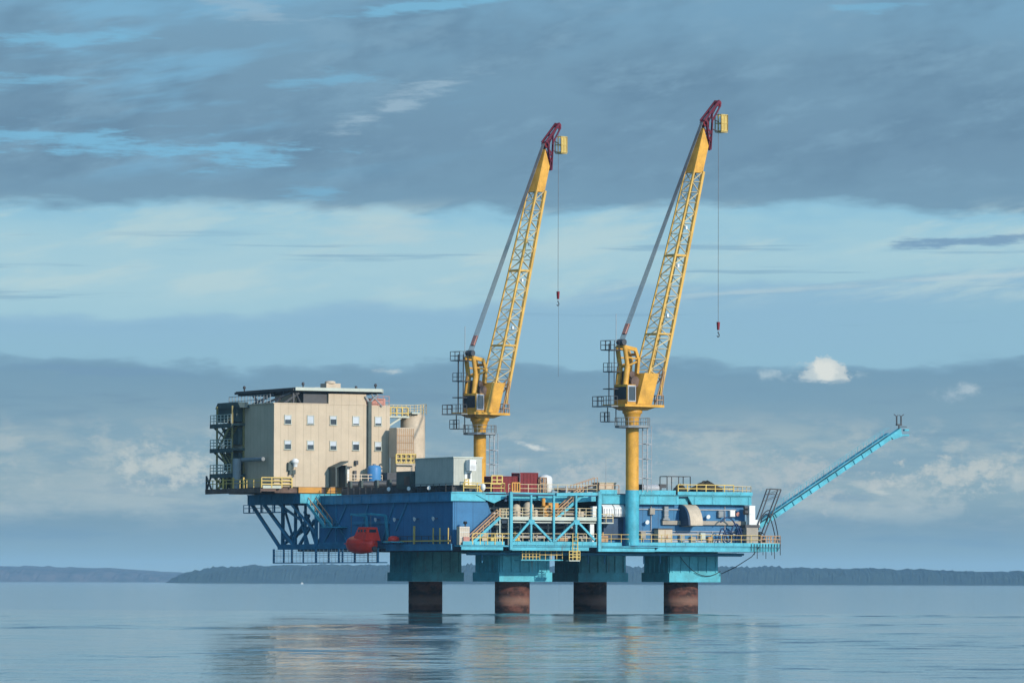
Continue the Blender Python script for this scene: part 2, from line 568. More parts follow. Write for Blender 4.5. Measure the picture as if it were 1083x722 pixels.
# --- cladding
b = MB()
b.box(0.35, 0.6, 0.4, 42.3, 8.96, 14.77)
b.build('side_wall', 'blue', plat)
b = MB()
b.box(0.61, 5.2, 0.35, 0.6, 8.96, 14.73)
b.prism([(5.2, 8.96), (5.2, 14.73), (5.4, 14.73), (6.0, 13.2), (6.0, 8.96)], 'v', 0.36, 0.59)
b.build('front_wall', 'blue', plat)
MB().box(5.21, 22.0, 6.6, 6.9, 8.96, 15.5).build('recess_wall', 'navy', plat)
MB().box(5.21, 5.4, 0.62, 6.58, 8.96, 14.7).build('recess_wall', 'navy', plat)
b = MB()
b.box(22.4, 45.0, 0.9, 1.2, 8.96, 14.54)
b.build('front_wall', 'blue', plat)
MB().box(44.7, 44.99, 1.21, 40.0, 8.96, 14.59).build('end_wall', 'blue', plat)
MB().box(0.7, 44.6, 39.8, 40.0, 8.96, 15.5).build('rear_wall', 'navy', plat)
b = MB()                                                   # cream cable tray along the wall and a pale dado below
b.box(32.0, 44.9, 0.45, 0.895, 11.85, 12.4)
b.build('cable_tray', 'dull', plat)
b = MB()
b.box(33.6, 45.0, 0.78, 0.895, 9.0, 9.75)
b.build('wall_plinth', 'galv', plat)
b = MB()  # raised dark block, a recess's shade put into its colour
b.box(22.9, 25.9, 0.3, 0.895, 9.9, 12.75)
b.build('recess_shade_block', 'navy', plat)
b = MB()                                                   # stiffening braces on the shaded wall
for (v0, z0, v1, z1) in ((41, 9.2, 36.5, 12.5), (36.5, 9.2, 36.5, 14.7), (32.5, 9.2, 36.5, 12.5), (30, 9.3, 26, 14.7), (22, 9.3, 18, 14.7), (14, 14.7, 17.5, 11), (40.5, 14.7, 37.5, 11.8), (33, 14.7, 36, 11.8)):
    b.beam((0.25, v0, z0), (0.25, v1, z1), 0.16, 0.30)
b.box(0.12, 0.34, 19.5, 31, 11.9, 12.3)
b.box(0.12, 0.34, 31, 42, 9.1, 9.5)
b.build('wall_brace', 'steelblue', plat)

# --- cantilever at the accommodation end: beam, inclined struts, cross bracing
b = MB()
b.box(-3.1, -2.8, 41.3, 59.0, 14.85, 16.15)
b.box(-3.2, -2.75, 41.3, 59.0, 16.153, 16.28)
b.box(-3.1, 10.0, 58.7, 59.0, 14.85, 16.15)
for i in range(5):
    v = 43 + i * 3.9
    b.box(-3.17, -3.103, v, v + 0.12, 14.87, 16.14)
b.build('cantilever_girder', 'steelblue', plat)  # darker than the cyan front piece, shade put into the paint
b = MB()
b.box(-3.15, 5.0, 41.0, 41.29, 14.9, 16.2)
b.build('cantilever_girder', 'cyan', plat)
MB().box(-2.79, 12.0, 41.3, 58.69, 15.7, 16.1).build('deck_plate', 'navy', plat)
b = MB()
for (a, c, w) in (((-2.6, 58.7, 15.0), (0.05, 55.0, 9.0), 0.42), ((-2.6, 54.6, 15.0), (0.05, 50.2, 9.2), 0.40),
                  ((0.05, 53.8, 15.0), (0.05, 53.8, 9.0), 0.42), ((0.05, 49.5, 15.0), (0.05, 49.5, 9.0), 0.36),
                  ((-2.6, 49.8, 15.0), (0.05, 47.6, 12.6), 0.34),
                  ((0.05, 53.6, 10.4), (0.05, 49.8, 9.1), 0.3), ((0.05, 53.6, 9.1), (0.05, 49.8, 11.0), 0.3),
                  ((0.05, 49.4, 10.3), (0.05, 45.0, 13.3), 0.36), ((0.05, 46.5, 13.8), (0.05, 42.9, 10.6), 0.32),
                  ((0.05, 48.2, 9.1), (0.05, 43.2, 12.6), 0.34), ((0.05, 45.6, 13.2), (0.05, 42.6, 9.1), 0.3),
                  ((0.05, 42.6, 15.0), (0.05, 42.6, 9.0), 0.40),
                  ((9, 53.8, 15.0), (9, 53.8, 9.0), 0.42), ((9, 47.0, 15), (9, 47.0, 9.0), 0.4), ((9, 53.8, 9.2), (9, 47.0, 14.6), 0.34),
                  ((0.05, 53.8, 9.2), (9, 53.8, 14.8), 0.34), ((0.05, 53.6, 14.8), (0.05, 49.8, 9.3), 0.26), ((0.05, 49.3, 14.8), (0.05, 45.2, 9.2), 0.28),
                  ((5, 53.0, 15.0), (5, 46.0, 9.2), 0.3), ((5, 46.0, 15.0), (5, 53.0, 9.2), 0.3), ((0.05, 46.2, 15.0), (0.05, 46.2, 9.0), 0.30), ((-2.6, 45.6, 15.0), (0.05, 43.0, 11.0), 0.3)):
    b.beam(a, c, w)
b.beam((0.05, 54.9, 8.9), (0.05, 42.5, 8.9), 0.6, 0.75)
b.beam((0.05, 54.0, 8.95), (9.0, 54.0, 8.95), 0.4)
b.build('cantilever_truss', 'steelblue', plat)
b = MB()                                                   # catwalk slung under the cantilever
b.box(-3.2, -2.2, 47.0, 60.2, 13.66, 13.78)
b.rail([(-3.15, 47.0, 13.78), (-3.15, 60.2, 13.78)], 1.05, 3.3, 0.04, (1.0, 0.55))
for v in (50, 54.5, 58.6):
    b.beam((-3.0, v, 13.7), (-3.0, v, 14.9), 0.2)
b.build('catwalk', 'steelblue', plat)
b = MB()                                                   # catwalk slung under the lower deck
b.box(-0.9, 0.5, 20.6, 55.1, 6.58, 6.72)
for i, v in enumerate((20.9, 24.0, 28.2, 32.2, 33.3, 36.6, 40.8, 45.0, 48.8, 51.6, 54.95)):
    b.beam((-0.8, v, 6.7), (-0.8, v, 8.6), 0.18 if i % 2 else 0.24)
for z in (7.65,):
    b.beam((-0.84, 20.8, z), (-0.84, 55.0, z), 0.06)
b.build('catwalk', 'steelblue', plat)
b = MB()
for i in range(26):
    v = 21.3 + i * 1.3
    b.beam((-0.84, v, 6.72), (-0.84, v, 8.5), 0.04)
b.beam((-0.84, 20.8, 7.95), (-0.84, 55.0, 7.95), 0.06)
for z in (6.95, 7.4, 7.95, 8.3):
    b.beam((-0.86, 20.8, z), (-0.86, 55.0, z), 0.045)
b.build('safety_netting', 'white', plat)

# --- open truss frame on the lit side
V = -1.8
b = MB()
def fb(a, c, w=0.34, dv=0.0):
    b.beam((a[0], V + dv, a[1]), (c[0], V + dv, c[1]), w)
fb((7.85, 8.30), (7.85, 16.0), 0.40); fb((21.1, 8.15), (21.1, 16.2), 0.46)
fb((8.05, 15.85), (14.7, 15.8), 0.20, 0.3); fb((14.6, 15.72), (20.86, 15.85), 0.40)
for u in (10.85, 14.25, 17.6):
    fb((u, 9.4), (u, 15.6), 0.26)
b.build('truss_post', 'cyan', plat)
b = MB()
for a, c in (((10.75, 12.2), (8.15, 9.5)), ((10.95, 12.2), (13.9, 9.5)), ((17.5, 12.2), (14.4, 9.5)), ((17.7, 12.2), (20.4, 9.7))):
    fb(a, c, 0.27, -0.02)
for u in (10.85, 17.6):
    b.prism([(u - 0.5, 12.35), (u + 0.5, 12.35), (u + 0.25, 11.7), (u - 0.25, 11.7)], 'v', V - 0.22, V - 0.16)
b.build('truss_diagonal', 'cyan', plat)
b = MB()
b.box(8.06, 20.86, -1.62, 4.2, 12.30, 12.48)
b.box(8.06, 20.86, -1.66, -1.56, 12.24, 12.74)
b.box(8.06, 20.86, -1.50, -1.40, 11.92, 12.06)
b.box(21.4, 23.6, -1.2, 0.5, 11.9, 12.06)
b.build('mezzanine', 'pale', plat)
MB().rail([(8.1, -1.6, 12.74), (20.8, -1.6, 12.74)], 1.15, 1.55, 0.035, (1.0, 0.62, 0.25)).build('railing', 'railpale', plat)
MB().rail([(21.4, -1.2, 12.06), (23.5, -1.2, 12.06)], 1.1, 1.0, 0.045).build('railing', 'railpale', plat)

def stair(p, q, width, vdir, tread_mat, rail_mat, nm='stair'):
    """flight from p up to q, width towards +v"""
    p, q = Vector(p), Vector(q)
    m = MB()
    for s in (0.0, width):
        o = Vector((0, s, 0))
        m.beam(p + o, q + o, 0.14, 0.36)
    n = int((q.z - p.z) / 0.23)
    for i in range(n):
        c = p.lerp(q, (i + 0.5) / n)
        m.box(c.x - 0.14, c.x + 0.14, c.y + 0.07, c.y + width - 0.07, c.z + 0.02, c.z + 0.06)
    st = m.build(nm, tread_mat, plat)
    r = MB()
    for s in (-0.02, width + 0.02):
        o = Vector((0, s, 0))
        for hh in (1.05, 0.55):
            r.beam(p + o + Vector((0, 0, hh)), q + o + Vector((0, 0, hh)), 0.11)
        for i in range(6):
            c = p.lerp(q, i / 5) + o
            r.beam(c, c + Vector((0, 0, 1.05)), 0.08)
    r.build('handrail', rail_mat, st)
stair((2.1, -1.75, 9.1), (6.3, -1.75, 12.6), 0.9, 1, 'cyan', 'railbrown')
stair((15.0, -1.45, 12.6), (18.9, -1.45, 15.75), 0.9, 1, 'cyan', 'railbrown')
b = MB()
b.box(6.2, 7.7, -1.75, 2.0, 12.45, 12.6)
b.box(4.9, 7.3, -0.2, 0.9, 11.6, 11.75)
for u, v in ((6.3, -1.6), (7.6, -1.6), (7.6, 1.8)):
    b.beam((u, v, 8.95), (u, v, 12.45), 0.16)
b.build('stair_landing', 'pale', plat)
MB().rail([(6.2, -1.72, 12.6), (7.7, -1.72, 12.6), (7.7, 1.9, 12.6)], 1.15, 0.55, 0.05, (1.0, 0.66, 0.33)).build('railing', 'railpale', plat)

# --- railings on both decks
MB().rail([(0.0, 0.3, 9.05), (0.0, 20.0, 9.05)], 1.1, 2.2, 0.035, (1.0, 0.5)).build('railing', 'steel', plat)
b = MB()
b.beam((-0.14, 0.2, 9.5), (-0.14, 20.0, 9.5), 0.10, 0.16)
for v in (3.2, 5.2, 0.7):
    b.beam((-0.16, v, 9.1), (-0.16, v, 11.2), 0.14)
b.beam((-0.16, 11.0, 9.1), (-0.16, 11.0, 11.5), 0.22)
b.build('railing', 'rail', plat)
MB().rail([(2.2, -1.8, 9.0), (7.7, -1.8, 9.0)], 1.45, 1.1, 0.05, (1.0, 0.62)).build('railing', 'rail', plat)
MB().rail([(8.1, -1.7, 9.0), (20.8, -1.7, 9.0)], 1.5, 1.5, 0.035, (1.0, 0.62)).build('railing', 'railpale', plat)
MB().rail([(21.4, -1.75, 9.0), (46.0, -1.75, 9.0)], 1.45, 1.5, 0.03, (1.0, 0.6)).build('railing', 'rail', plat)
MB().rail([(46.0, -1.75, 9.0), (49.0, -1.75, 9.0), (49.0, 4.0, 9.0)], 1.4, 0.8, 0.05, (1.0, 0.66, 0.33)).build('railing', 'railbrown', plat)
MB().rail([(0.1, 0.1, 15.96), (0.1, 40.0, 15.96)], 1.1, 1.9, 0.03, (1.0, 0.5)).build('railing', 'steel', plat)
MB().rail([(1.7, -0.05, 16.0), (7.8, -0.05, 16.0), (7.8, 1.0, 16.0)], 1.15, 1.9, 0.055, (1.0, 0.45)).build('railing', 'rail', plat)
MB().rail([(8.5, 0.2, 15.95), (21.8, 0.2, 15.95)], 1.1, 1.5, 0.035, (1.0, 0.5)).build('railing', 'railpale', plat)
MB().rail([(22.0, -0.1, 15.9), (25.0, -0.1, 15.9)], 1.15, 1.0, 0.04).build('railing', 'railbrown', plat)
MB().rail([(34.0, -0.2, 16.0), (42.6, -0.2, 16.0)], 1.25, 1.4, 0.06, (1.0, 0.58)).build('railing', 'rail', plat)
MB().rail([(42.6, -0.2, 15.9), (45.3, -0.2, 15.9), (45.3, 12, 15.9)], 1.2, 1.2, 0.04, (1.0, 0.55)).build('railing', 'railpale', plat)
b = MB()                                                   # yellow gates on the upper deck
b.rail([(6.2, 0.6, 16.9), (7.75, 0.6, 16.9)], 1.25, 0.75, 0.08, (1.0, 0.55, 0.1))
b.build('gate', 'rail', plat)
b = MB()
b.rail([(8.9, -0.1, 15.97), (10.0, -0.1, 15.97)], 1.25, 0.37, 0.08, (1.0, 0.06))
b.build('gate', 'orange', plat)

# --- pipework, pumps and vessels in the recess: parts of the process equipment
b = MB()
for (z, v, r) in ((10.1, 2.6, 0.16), (10.6, 3.2, 0.12), (13.2, 3.0, 0.14), (13.9, 4.4, 0.18), (11.4, 5.2, 0.2)):
    b.tube((6.5, v, z), (21.6, v, z), r)
for u in (9.0, 11.9, 13.2, 16.1, 18.9, 20.0):
    b.tube((u, 3.4, 9.0), (u, 3.4, 12.2), 0.15)
for u in (8.6, 12.4, 19.4):
    b.tube((u, 4.6, 12.5), (u, 4.6, 15.4), 0.12)
b.build('pipework', 'galv', plat)
for (u, v, z, r, h) in ((9.6, 0.0, 12.5, 0.55, 1.9), (11.6, 0.4, 12.5, 0.7, 2.2), (12.4, -0.2, 12.5, 0.3, 1.2)):
    MB().lathe((u, v), [(r, z), (r, z + h * 0.8), (r * 0.7, z + h * 0.95), (r * 0.2, z + h)], 14).build('process_vessel', 'cream', plat)
for k, (u0, u1, z0, z1) in enumerate(((18.6, 19.4, 12.8, 13.5), (8.9, 9.8, 9.0, 10.3), (12.2, 13.0, 9.0, 9.9), (15.5, 17.0, 9.0, 10.1), (4.2, 5.0, 9.0, 10.4), (5.5, 6.4, 8.95, 10.0), (19.0, 20.2, 9.0, 9.9), (22.0, 23.1, 9.0, 10.3))):
    m = MB().box(u0, u1, -0.6, 0.4, z0, z1)
    m.tube(((u0 + u1) / 2, -0.1, z1), ((u0 + u1) / 2, -0.1, z1 + 0.45), 0.14, 8)
    m.build('pump_housing', ('cream', 'rail', 'dull', 'railbrown')[k % 4], plat)
b = MB()
for z, r in ((13.9, 0.09), (10.6, 0.11), (10.95, 0.07)):
    b.tube((28.0, 0.78, z), (43.5, 0.78, z), r, 8)
for u in (29.2, 30.4, 33.1, 37.6, 39.9, 41.8, 43.0):
    b.tube((u, 0.80, 9.0), (u, 0.80, 14.4 if u in (30.4, 41.8) else 11.0), 0.07, 6)
b.build('conduit', 'galv', plat)
for u, z, c in ((28.6, 10.0, 'dull'), (34.6, 9.6, 'grey'), (36.3, 9.4, 'dull'), (37.8, 9.9, 'pale'), (40.6, 12.9, 'grey'), (42.4, 13.0, 'white'), (30.0, 13.2, 'dull'), (39.0, 9.4, 'railbrown')):
    MB().box(u, u + 0.75, 0.35, 0.89, z, z + 0.85).box(u + 0.08, u + 0.67, 0.32, 0.349, z + 0.1, z + 0.75).build('junction_box', c, plat)
b = MB()
for v, z in ((3.0, 7.9), (3.6, 7.75), (5.0, 7.95)):
    b.tube((4.0, v, z), (46.0, v, z), 0.14, 8)
for u in (6.0, 22.0, 24.5, 30.5, 33.0):
    b.tube((u, 3.0, 7.9), (u, 3.0, 6.6 - 0.1 * (u % 3)), 0.1, 6)
b.build('hanging_pipe', 'steelblue', plat)
b = MB()
b.box(20.0, 20.6, -1.3, -0.9, 9.4, 11.8)
b.box(20.9, 21.6, -0.2, 0.3, 12.5, 14.2)
b.build('white_panel', 'white', plat)

# --- access platforms slung under the lower deck, and their ladder
b = MB()
b.box(10.0, 16.3, -0.6, 1.4, 6.92, 7.06)
b.build('hanging_platform', 'cyan', plat)
b = MB()
b.rail([(10.2, -0.58, 7.06), (12.8, -0.58, 7.06)], 1.25, 0.55, 0.045, (1.0, 0.62, 0.3))
b.rail([(12.8, -0.58, 7.06), (16.2, -0.58, 7.06)], 1.15, 0.85, 0.035, (1.0, 0.55))
b.build('railing', 'rail', plat)
b = MB()
b.rail([(16.4, -2.18, 7.0), (18.0, -2.18, 7.0)], 1.2, 0.55, 0.045, (1.0, 0.62, 0.3))
b.build('railing', 'rail', plat)
b = MB().ladder((17.3, -2.15, 7.0), (17.3, -2.15, 10.6), 0.75, (1, 0, 0), 0.05, 0.5)
b.build('ladder', 'rail', plat)
MB().box(16.4, 18.0, -2.2, -1.2, 6.85, 6.98).build('hanging_platform', 'pale', plat)

# ================================================================== LIVING QUARTERS
lq = thing('living_quarters', 'tall cream accommodation block with small square windows at the left end of the platform', 'building', (2, 49, 16))
U0, U1, V0, V1 = -7.2, 10.6, 41.0, 57.0
Z0, Z1 = 17.15, 28.65
b = MB()
b.box(U0, U1, V0, V1, Z0, Z1)
b.build('wall', 'beige', lq)
b = MB()
b.box(U0 - 0.15, 7.0, V0 - 0.05, V1, 28.65, 28.78)
b.box(1.1, 6.9, V0 - 0.03, V0 + 6, 28.781, 30.15)
b.box(-3.0, 1.0, V0 + 2.5, V0 + 9, 28.781, 30.1)
b.build('penthouse', 'beige', lq)
MB().box(-2.6, 1.0, V0 + 0.3, V0 + 2.45, 28.8, 30.14).build('dark_gap_fill', 'steel', lq)  # dark block in the open gap under the helideck, standing for its shade
b = MB()                                                   # skid
b.box(U0 + 0.3, U1, V0 + 0.35, V1, 16.3, 17.14)
b.build('skid', 'brown', lq)
MB().box(-3.4, 0.1, V0 + 0.02, V0 + 0.34, 16.32, 17.12).build('skid_beam', 'orange', lq)
MB().box(0.9, 3.2, V0 + 0.02, V0 + 0.34, 16.32, 17.1).build('skid_beam', 'orange', lq)
b = MB()                                                   # left walkway
b.box(-9.2, U0 + 0.25, V0 - 0.2, 59.8, 16.5, 16.85)
b.box(-9.3, -9.2, V0 - 0.2, 59.8, 16.3, 17.0)
b.build('walkway', 'brown', lq)
MB().box(-9.0, -6.2, V0 - 0.34, V0 - 0.21, 16.9, 17.28).build('walkway_beam', 'pale', lq)
b = MB()
b.rail([(-9.2, 41.0, 17.0), (-9.2, 59.7, 17.0)], 1.2, 2.4, 0.05, (1.0, 0.6))
b.rail([(-9.2, V0 - 0.3, 17.0), (-4.6, V0 - 0.3, 17.0)], 1.4, 1.5, 0.075, (1.0, 0.68, 0.34))
b.build('railing', 'rail', lq)

# windows: frame, dark pane, blind drawn to differing depths
for r, (zc, row) in enumerate(((26.5, (0.55, 1.0, 0.4, 0.95, 0.85)), (23.0, (0.45, 0.5, 0.6, 0.35, 0.62)))):
    for c, u in enumerate((-5.12, -1.65, 1.83, 5.32, 8.76)):
        w, h = 0.46, 0.52
        f = MB()
        f.box(u - w - 0.07, u - w, V0 - 0.12, V0 - 0.002, zc - h - 0.11, zc + h + 0.11)
        f.box(u + w, u + w + 0.07, V0 - 0.12, V0 - 0.002, zc - h - 0.11, zc + h + 0.11)
        f.box(u - w, u + w, V0 - 0.12, V0 - 0.002, zc + h, zc + h + 0.07)
        f.box(u - w - 0.12, u + w + 0.12, V0 - 0.2, V0 - 0.002, zc - h - 0.2, zc - h - 0.112)
        win = f.build('window', 'pale', lq)
        MB().box(u - w, u + w, V0 - 0.04, V0 - 0.003, zc - h - 0.11, zc + h).build('pane', M['glass'], win)
        k = row[c]
        MB().box(u - w + 0.02, u + w - 0.02, V0 - 0.07, V0 - 0.042, zc + h - k * 2 * h, zc + h - 0.01).build('blind', 'blind', win)
b = MB()                                                   # dark bar standing in for the shadow at a wall step
b.beam((7.3, V0 - 0.25, 18.8), (7.3, V0 - 0.25, 29.2), 0.5, 0.42)
b.build('step_shadow_bar', 'deckgreen', lq)
b = MB()
b.beam((7.3, V0 - 0.25, 29.0), (8.6, V0 - 0.2, 30.2), 0.22)
b.beam((7.3, V0 - 0.3, 28.9), (6.7, V0 - 0.2, 29.9), 0.25)
b.beam((9.3, V0 - 0.2, 28.5), (7.6, V0 - 0.2, 30.2), 0.16)
b.build('deck_strut', 'grey', lq)
MB().box(7.6, 10.6, V0 + 1.5, V0 + 1.7, 28.66, 29.7).build('parapet', 'pink', lq)
MB().rail([(8.0, V0 + 0.3, 28.66), (10.6, V0 + 0.3, 28.66)], 1.3, 1.0, 0.03).build('railing', 'pink', lq)

# helideck
def slab(poly, z0, z1):
    return MB().prism(poly, 'z', z0, z1)
hp = [(-4.3, 40.4), (9.0, 40.4), (10.2, 42.5), (10.2, 58.5), (7.5, 61.5), (-2.0, 61.5), (-4.3, 60.6)]
hd = slab(hp, 30.55, 30.92).build('helideck', 'brown', lq)
b = MB()
b.box(-4.3, 9.0, 40.2, 40.395, 30.5, 30.95)
b.beam((9.0, 40.3, 30.68), (10.2, 42.4, 30.68), 0.14, 0.5)
b.build('fascia', 'pale', hd)
b = MB()
for i in range(9):
    v = 42 + i * 2.2
    b.box(-4.3, 10.0, v, v + 0.25, 30.3, 30.54)
b.box(-4.5, -4.31, 40.6, 60.6, 30.5, 30.8)
b.build('underframe', 'steel', hd)
b = MB()
for (a, c) in (((-7.0, 45.5, 28.6), (-4.3, 50.5, 30.2)), ((-7.0, 45.5, 28.6), (-4.3, 41.8, 30.2)), ((-7.0, 46.5, 28.6), (-4.3, 54.5, 30.2)),
               ((-6.6, 42.0, 28.6), (-4.0, 44.5, 30.2)), ((-6.8, 50.0, 28.6), (-4.3, 47.5, 30.2)), ((-5.5, 41.6, 28.7), (-3.4, 41.0, 30.2)), ((-4.2, 41.2, 28.7), (-4.2, 41.2, 30.2)), ((-2.9, 41.6, 28.7), (-4.0, 41.0, 30.2))):
    b.beam(a, c, 0.26)
b.build('strut', 'steel', hd)
b = MB()
b.rail([(-6.9, 57.0, 28.7), (-6.9, 43.0, 28.7)], 1.3, 1.1, 0.035, (1.0, 0.5))
b.build('railing', 'grey', lq)
b = MB()
b.box(2.4, 4.6, 44.5, 46.5, 30.93, 31.75)
b.lathe((3.2, 45.0), [(0.75, 31.751), (0.75, 32.0), (0.5, 32.1)], 12)
b.build('roof_hatch', 'cream', lq)
b = MB()
for (u, v) in ((-3.9, 58.5), (-2.9, 40.8), (8.3, 40.9), (9.6, 50)):
    b.lathe((u, v), [(0.1, 30.95), (0.1, 31.25), (0.22, 31.3), (0.2, 31.6), (0.05, 31.7)], 8)
b.build('deck_light', 'steel', lq)
b = MB()
b.box(5.5, 9.0, 55, 55.2, 30.93, 31.6)
b.build('wind_screen', 'galv', lq)

# stair tower and balconies on the shaded side
b = MB()
for (z, d0, d1) in ((26.0, 50.8, 58.3), (22.55, 50.8, 58.3), (19.0, 50.8, 58.3)):
    b.box(-9.3, U0 - 0.01, d0, d1, z - 0.18, z + 0.14)
    b.beam((-9.2, d0, z - 0.25), (-9.2, d1, z - 0.25), 0.22, 0.4)
    b.beam((-9.0, 57.8, z - 0.2), (-7.3, 55.9, z - 2.4), 0.24)
    b.beam((-7.6, 57.9, z - 0.2), (-7.3, 56.2, z - 2.3), 0.22)
b.build('balcony', 'deckgreen', lq)
b = MB()
for z in (26.14, 22.69, 19.14):
    b.rail([(-9.25, 51.0, z), (-9.25, 58.2, z), (-7.3, 58.2, z)], 1.25, 1.3, 0.04, (1.0, 0.66, 0.33))
b.build('railing', 'pale', lq)
b = MB()
for u, v in ((-9.1, 51.0), (-9.1, 56.2), (-7.35, 51.0)):
    b.beam((u, v, 17.0), (u, v, 28.6), 0.22)
for k, z in enumerate((17.0, 19.1, 22.7)):
    zt = (19.1, 22.7, 26.1)[k]
    a, c = (51.4, 56.0) if k % 2 else (56.0, 51.4)
    for u in (-9.0, -8.0):
        b.beam((u, a, z), (u, c, zt), 0.12, 0.34)
    for i in range(10):
        t = (i + 0.5) / 10
        v = a + (c - a) * t
        b.box(-8.95, -8.05, v - 0.15, v + 0.15, z + (zt - z) * t, z + (zt - z) * t + 0.05)
    for u in (-9.05,):
        b.beam((u, a, z + 1.1), (u, c, zt + 1.1), 0.1)
b.build('stair_tower', 'olive', lq)
b = MB()
b.box(-8.4, U0 - 0.01, 51.2, 57.5, 26.4, 28.9)
b.prism([(49.2, 28.3), (57.8, 28.3), (57.0, 29.1), (50.0, 29.1)], 'u', -8.7, U0 - 0.01)
b.box(-8.1, U0 - 0.01, 50.5, 57.2, 17.2, 19.0)
b.box(-7.9, U0 - 0.01, 51.5, 56.5, 19.6, 22.0)
b.box(-7.9, U0 - 0.01, 51.5, 56.5, 23.2, 25.5)
b.build('stair_enclosure', 'deckgreen', lq)
b = MB()
b.tube((-8.7, 50.2, 17.0), (-8.7, 50.2, 21.2), 0.62, 14)
b.tube((-8.0, 42.8, 21.0), (-8.0, 50.0, 21.0), 0.28, 10)
b.build('vent_duct', 'grey', lq)
b = MB()
for v in (46.5, 50.0, 53.5):
    b.beam((-9.32, v, 17.0), (-9.32, v, 18.5), 0.2)
b.build('bollard', 'rail', lq)
b = MB()
for (a, c) in (((-9.2, 59.6, 16.4), (-9.2, 59.6, 18.9)), ((-9.2, 57.5, 16.6), (-9.2, 59.6, 18.8)), ((-9.2, 59.6, 16.8), (-9.2, 58.0, 18.8))):
    b.beam(a, c, 0.2)
b.build('balcony_brace', 'steel', lq)

# door porch and service platform on the sunlit face
b = MB()
b.box(1.2, 1.45, V0 - 2.2, V0 - 0.01, 17.2, 19.9)
b.box(2.75, 3.0, V0 - 2.2, V0 - 0.01, 17.2, 20.2)
b.prism([(1.1, 19.7), (3.1, 20.6), (3.1, 20.8), (1.1, 19.95)], 'v', V0 - 2.3, V0 - 0.01)
b.build('porch', 'deckgreen', lq)
b = MB()
b.box(2.9, 8.4, V0 - 2.4, V0 - 0.01, 17.2, 17.75)
b.build('service_platform', 'pale', lq)
MB().rail([(2.9, V0 - 2.35, 17.75), (8.3, V0 - 2.35, 17.75)], 1.15, 1.1, 0.05, (1.0, 0.6)).build('railing', 'cream', lq)
b = MB()
b.box(3.4, 4.3, V0 - 0.06, V0 - 0.004, 17.75, 20.1)
b.build('door', 'white', lq)
b = MB()
b.box(3.7, 4.5, V0 - 0.6, V0 - 0.01, 19.9, 20.1)
b.box(5.1, 5.5, V0 - 0.5, V0 - 0.01, 20.3, 20.9)
b.box(4.9, 5.3, V0 - 0.4, V0 - 0.01, 18.3, 19.5)
b.build('wall_lamp', 'steel', lq)
b = MB()                                                   # white ventilation cowl with its mouth downward
b.lathe((-4.3, V0 - 0.75), [(0.3, 19.9), (0.36, 20.4), (0.52, 20.5), (0.46, 20.85), (0.2, 21.05)], 14)
b.tube((-4.3, V0 - 0.75, 20.6), (-4.3, V0 - 0.01, 20.6), 0.3)
b.build('vent_cowl', 'white', lq)
b = MB()  # dark bars and boxes standing in for the cowl's cast shadow
b.beam((-4.7, V0 - 0.4, 20.6), (-4.95, V0 - 0.4, 18.8), 0.2, 0.16)
b.beam((-4.45, V0 - 0.3, 19.4), (-4.3, V0 - 0.3, 18.5), 0.14)
b.box(-5.2, -4.75, V0 - 0.5, V0 - 0.01, 19.4, 20.5)
b.box(-5.0, -4.0, V0 - 0.3, V0 - 0.01, 18.9, 19.5)
b.build('cowl_shadow', 'deckgreen', lq)

# ---- things beside the quarters, on the roof of the main module
t = thing('water_tank', 'bright blue round water tank standing by the cream wall of the living quarters', 'tank', (7.4, 39.0, 17.7))
b = MB().lathe((7.4, 39.3), [(0.95, 17.76), (0.98, 17.85), (0.98, 19.8), (0.9, 20.1), (0.5, 20.25)], 20)
b.build('shell', 'tank', t)
MB().lathe((7.4, 39.3), [(0.25, 20.251), (0.25, 20.45)], 10).build('lid', 'grey', t)

t = thing('vent_stack', 'tall cream louvred air intake with tan ribs, on a column right of the living quarters', 'air intake', (11.4, 38.8, 16))
b = MB().box(10.1, 12.75, 37.8, 40.2, 21.4, 25.5)
b.build('intake_box', 'cream', t)
b = MB()
for i in range(9):
    u = 10.15 + i * 0.31
    b.box(u, u + 0.08, 37.70, 37.797, 21.5, 25.4)
for z in (22.4, 23.4, 24.4):
    b.box(10.12, 12.73, 37.72, 37.793, z, z + 0.07)
b.build('louvre_ribs', 'railbrown', t)
MB().box(10.2, 12.65, 38.0, 40.0, 16.0, 21.39).build('column', 'cream', t)
MB().rail([(9.9, 37.5, 20.5), (12.9, 37.5, 20.5), (12.9, 39.5, 20.5)], 1.3, 0.75, 0.09, (1.0, 0.55, 0.1)).build('railing', 'rail', t)
MB().box(9.9, 12.9, 37.4, 37.99, 20.3, 20.48).build('service_platform', 'cream', t)
MB().box(8.6, 10.0, 37.6, 40.0, 16.0, 19.2).build('equipment_cabinet', 'steel', t)

t = thing('storage_silo', 'tall cream cylindrical silo with a railed top behind the louvred intake', 'silo', (16.6, 46, 16))
b = MB().lathe((16.6, 46), [(1.75, 16.0), (1.75, 27.3), (1.6, 27.65), (0.4, 27.95)], 28)
b.build('shell', 'cream', t)
b = MB().rail([(11.4, 44.3, 27.4), (16.0, 44.3, 27.4), (18.3, 45.2, 27.6), (18.3, 46.8, 27.6)], 1.5, 0.7, 0.04, (1.0, 0.75, 0.5, 0.25))
b.build('railing', 'railpale', t)
b = MB()
b.box(11.3, 15.2, 44.2, 46.5, 27.1, 27.38)
b.beam((11.2, 44.5, 25.4), (14.0, 44.5, 27.1), 0.25)
b.box(15.4, 16.6, 43.8, 46.0, 27.66, 27.9)
b.build('service_platform', 'pale', t)
MB().rail([(11.3, 44.1, 27.4), (14.9, 44.1, 27.4)], 1.15, 0.9, 0.09, (1.0, 0.3)).build('gate', 'rail', t)

